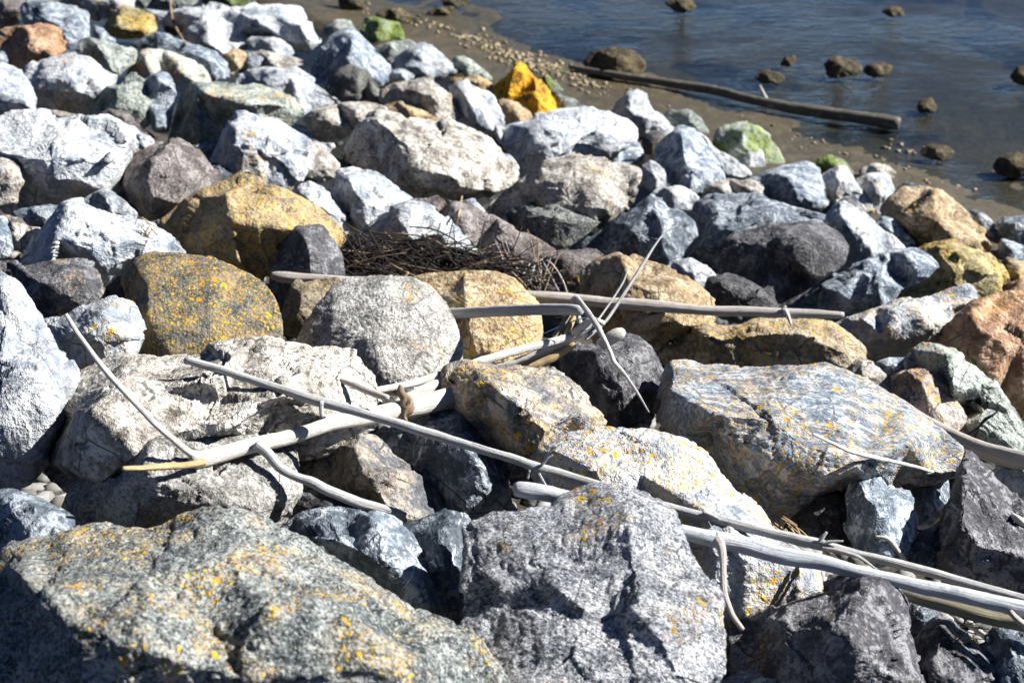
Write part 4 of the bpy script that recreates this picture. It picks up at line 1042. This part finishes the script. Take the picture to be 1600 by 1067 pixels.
# tangle of pale branches in the centre
def tangle(label, pts, mat, Z0, Z1, name='driftwood_stick', cat='driftwood', parent=None, sides=10, rough=.15):
    pts = np.asarray(pts, float)
    ln = Line(pts[0], pts[-1], 1 / Z0, 1 / Z1)
    o = tube(name, path3(pts, [ln.Z(p[0], p[1]) for p in pts]), mat, parent, sides=sides, rough=rough)
    if parent is None:
        tag(o, label, cat, 'driftwood lying on the stones')
    return o
zt = ln_short.Z(880, 490)
zb = ln_log.Z(560, 640)
tangle('long pale stick from the branch tangle down to the white log', [(518, 622, 5), (560, 616, 5.5), (610, 606, 6), (655, 596, 6.5), (720, 575, 7), (790, 553, 7), (860, 535, 7), (915, 520, 6)], W_WHITE, zb + .12, zt - .02)
tangle('short brown-ended stick lying across the white log', [(521, 588, 3.5), (550, 600, 5.5), (580, 613, 6), (606, 622, 5.5)], W_PINK, zb + .08, zb - .02)
tangle('thin grey twig curving under the long thin stick', [(512, 619, 3.5), (530, 608, 4), (556, 604, 3)], W_GREY, zb + .05, zb + .08, name='twig', cat='twig')
tangle('thick pale forked branch at the heart of the tangle', [(775, 576, 6), (820, 562, 8), (862, 545, 8.5), (900, 524, 8), (930, 505, 6)], W_WHITE, zt - .03, zt - .04, rough=.45)
tangle('second pale branch below the forked branch of the tangle', [(795, 580, 5), (840, 569, 6.5), (875, 552, 6), (898, 538, 4)], W_STRAW, zt - .07, zt - .05, rough=.3)
tangle('pale stub poking up behind the black jagged boulder', [(938, 540, 8), (955, 528, 11), (970, 520, 10), (975, 516, 6)], W_WHITE, zt + .05, zt + .03, rough=.2)
tangle('brown prop stick leaning under the grey pole end', [(861, 536, 5), (875, 514, 5.5), (889, 492, 4.5)], W_OLIVE, zt - .05, zt - .01)
tangle('second brown prop stick beside the first under the pole end', [(884, 522, 4.5), (893, 505, 5), (900, 490, 4)], W_STRAW, zt - .05, zt - .01)
tangle('short pinkish stick hanging from the grey pole end', [(899, 482, 4), (905, 500, 4.5), (908, 518, 4)], W_PINK, zt - .04, zt - .07)
tangle('knobbly white branch bent over the crooked twig', [(895, 522, 7), (908, 512, 7.5), (922, 500, 7), (932, 502, 6), (944, 506, 5)], W_WHITE, zt - .06, zt - .09, rough=.25)
tangle('crooked grey twig hanging over the black jagged boulder', [(892, 472, 3), (900, 466, 4.5), (915, 483, 4.5), (932, 507, 5), (947, 535, 4.2), (956, 556, 4), (960, 567, 4.5), (978, 588, 3), (995, 612, 2.5), (1014, 644, 1.2)], W_GREY, zt - .10, zt - .40, name='twig', cat='twig')
tangle('tall thin silver stem curving up out of the tangle', [(915, 530, 3), (945, 503, 3.2), (968, 470, 3.3), (1000, 420, 3.0), (1022, 385, 2.3), (1038, 365, 1.7), (1060, 350, .8)], W_GREY, zt - .08, zt + .10, name='twig', cat='twig', sides=7, rough=.08)
tangle('shorter thin pale stem beside the tall silver stem', [(925, 512, 2), (940, 492, 2.1), (958, 466, 2), (974, 440, 1.7), (981, 421, 1)], W_GREY, zt - .08, zt + .02, name='twig', cat='twig', sides=7, rough=.08)
cord = NT('blue_cord')
cord.b.inputs['Base Color'].default_value = (.03, .13, .26, 1)
cord.b.inputs['Roughness'].default_value = .6
zc = zt - .12
tag(tube('cord', path3([(848, 522, 1.0), (880, 508, 1.0), (905, 499, 1.1), (922, 496, 1.1), (934, 500, 1.1), (928, 512, 1.1), (910, 518, 1.0)], [zc, zc, zc, zc, zc - .02, zc, zc]), cord.m, sides=6, n=60), 'thin blue cord knotted round the branch tangle', 'cord')
wood('reed_stem', 'dry reed stem standing before the long white boulder', [(265, -12, 2), (268, 22, 2.2), (274, 42, 2.2), (290, 70, 2.5)], W_BROWN, drape=True, cat='reed', group=None, lift=6, sides=6)
wood('reed_stem', 'short dry reed standing on the dark red-edged rock', [(713, 352, 1.6), (718, 330, 1.6), (722, 306, 1.3)], W_STRAW, drape=True, cat='reed', group=None, lift=6, sides=6)

# beached log
bl = np.array([(890, 105, 4), (925, 111, 5.5), (975, 119, 6.5), (1060, 132, 7.5), (1120, 142, 7.5), (1165, 155, 8.5), (1230, 168, 10), (1320, 181, 11.5), (1380, 189, 12), (1404, 193, 11)], float)
Zb = [(WATER_Z + .05 - CAM_H) / ray(np.float64(p[0]), np.float64(p[1]))[2] for p in bl]
bo = tube('driftwood_log', path3(bl, Zb), W_LOG, sides=16, rough=.12)
tag(bo, 'long dark log beached at the edge of the water', 'driftwood', 'driftwood lying on the stones')
tube('branch_stub', path3([(1200, 160, 4), (1193, 148, 3.5), (1187, 134, 2)], [Zb[5]] * 3), W_GREY, bo, sides=7)

# twig heap: dark sticks drifted together, each its own piece
heap_pts = []
Zh = np.min([hit_Z(x, 392) for x in (590, 620, 660, 700, 740)]) - .03
base = unproject(np.float64(600), np.float64(432), np.float64(Zh - .12))
heap = bpy.data.objects.new('twig_heap', None)
COL.objects.link(heap)
heap.location = base
tag(heap, 'heap of thin dark drift twigs lodged among the boulders', 'twigs')
rg = np.random.default_rng(21)
for i in range(285):
    t_ = rg.uniform(0, 1)
    x0 = 550 + 260 * t_ + rg.normal() * 14
    env = 1 - abs(t_ - .35) * .8
    y0 = 434 - rg.uniform(0, 1) ** .9 * 66 * env + t_ * 10
    ln_ = rg.uniform(50, 150)
    a0 = math.radians(rg.normal(9, 15) if t_ > .12 and i % 5 else rg.normal(5, 42))
    bend = rg.normal(0, .55)
    P_ = []
    zz = Zh - .24 * (y0 - 370) / 60 - .12 * rg.uniform(0, 1)
    m_ = 5
    x, y, a = x0 - .4 * ln_ * math.cos(a0), y0 - .4 * ln_ * math.sin(a0), a0 - bend * .5
    for q_ in range(m_):
        P_.append((x, y, rg.uniform(.75, 1.25) * (1.5 - .17 * q_)))
        x += ln_ / (m_ - 1) * math.cos(a); y += ln_ / (m_ - 1) * math.sin(a); a += bend / (m_ - 1) + rg.normal(0, .09)
    dzs = zz + np.linspace(0, rg.normal(0, .08), m_)
    mt_ = W_DARK if rg.uniform() < .88 else W_BROWN
    tube('twig', path3(P_, dzs), mt_, heap, sides=5, n=9, rough=.1)
fine = []
for i in range(240):
    t_ = rg.uniform(0, 1)
    a = math.radians(rg.normal(8, 16)); l_ = rg.uniform(15, 55)
    x, y = 555 + 250 * t_, 436 - rg.uniform(0, 1) * 52 * (1 - abs(t_ - .35) * .8) + t_ * 10
    zz = Zh - .24 * (y - 370) / 60 - .10 * rg.uniform(0, 1) + .03
    c_ = path3([(x - l_ * math.cos(a), y - l_ * math.sin(a), 1.1), (x, y + rg.normal(0, 2.5), 1.2), (x + l_ * math.cos(a), y + l_ * math.sin(a), .7)], zz + rg.normal(0, .02, 3))
    for k_ in range(3):
        for h_ in range(3):
            fine.append(c_[k_, :3] + c_[k_, 3] * np.array([math.cos(2.1 * h_), math.sin(2.1 * h_) * .3, math.sin(2.1 * h_)]))
fi = []
for i in range(240):
    for k_ in range(2):
        for h_ in range(3):
            b_ = i * 9 + k_ * 3
            fi.append((b_ + h_, b_ + (h_ + 1) % 3, b_ + 3 + (h_ + 1) % 3, b_ + 3 + h_))
ft = mesh_object('fine_twigs', np.array(fine), [np.array(fi)], W_DARK, heap)
ft['kind'] = 'stuff'
# paler dry stalks at the heap's end
dry = bpy.data.objects.new('dry_stalks', None)
COL.objects.link(dry)
dry.location = unproject(np.float64(850), np.float64(455), np.float64(Zh - .1))
Zd = min(hit_Z(x, 430) for x in (800, 830, 860)) - .06
tag(dry, 'spray of pale dry stalks at the right end of the twig heap', 'stalks')
for i in range(34):
    x, y = rg.uniform(800, 850), rg.uniform(438, 460)
    a = math.radians(rg.normal(-122, 16)) if i % 3 else math.radians(rg.normal(-75, 22))
    ln_ = rg.uniform(35, 85)
    P_ = []
    for q_ in range(5):
        P_.append((x, y, 1.4 - .15 * q_))
        x += ln_ / 4 * math.cos(a); y += ln_ / 4 * math.sin(a); a += rg.normal(0, .12)
    tube('stalk', path3(P_, Zd + rg.normal(0, .04) + np.linspace(-.05, .05, 5)), W_BROWN if rg.uniform() < .55 else W_GREY, dry, sides=5, n=9)
stp = [[(843, 455, 1.6), (845, 425, 1.6), (844, 404, 1.2)], [(873, 455, 1.6), (860, 430, 1.5), (846, 405, 1.3)], [(886, 460, 1.6), (882, 445, 1.6), (872, 425, 1.5), (858, 408, 1.2), (850, 409, 1)]]
for P_ in stp:
    tube('stalk', path3(P_, [Zd - .04] * len(P_)), W_GREY, dry, sides=5, n=12)
# straw caught between the stones, and a dry root on the pale green boulder
for lab, cx_, cy_, n_, a_, sp_a in (('brown straw caught beside the pale flat boulder', 1228, 830, 16, 40, 12), ('golden straw under the short pale stick', 1512, 992, 14, 30, 60), ('wisp of straw below the dark reddish boulder', 234, 349, 5, -60, 40)):
    e = bpy.data.objects.new('straw_tuft', None)
    COL.objects.link(e)
    Zs_ = min(hit_Z(cx_ + dx, cy_ + dy) for dx in (-12, 0, 12) for dy in (-10, 0, 10)) - .02
    e.location = unproject(np.float64(cx_), np.float64(cy_), np.float64(Zs_))
    tag(e, lab, 'straw')
    for i in range(n_):
        a = math.radians(a_ + rg.normal(0, sp_a))
        l_ = rg.uniform(6, 17)
        x, y = cx_ + rg.normal(0, 14) * math.cos(math.radians(a_)) + rg.normal(0, 4), cy_ + rg.normal(0, 14) * math.sin(math.radians(a_)) + rg.normal(0, 4)
        tube('straw', path3([(x - l_ * math.cos(a), y - l_ * math.sin(a), 1.1), (x, y + rg.normal(0, 2), 1.3), (x + l_ * math.cos(a), y + l_ * math.sin(a), .7)], Zs_ + rg.normal(0, .01, 3)), W_STRAW, e, sides=5, n=6)
zr = hit_Z(1530, 660) - .03
root = tube('dry_root', path3([(1512, 678, 1.2), (1528, 668, 2.2), (1540, 655, 3), (1552, 648, 2), (1562, 640, 1.2), (1575, 640, .8)], [zr, zr - .01, zr - .02, zr - .03, zr - .03, zr - .02]), W_DARK, sides=6, n=24)
tag(root, 'small dark root on the pale green pointed boulder', 'root')
for P_ in ([(1530, 668, 2), (1526, 680, 1.8), (1522, 686, 1)], [(1532, 672, 2), (1540, 676, 1.8), (1542, 690, 1)]):
    tube('rootlet', path3(P_, [zr - .01] * len(P_)), W_DARK, root, sides=5, n=8)
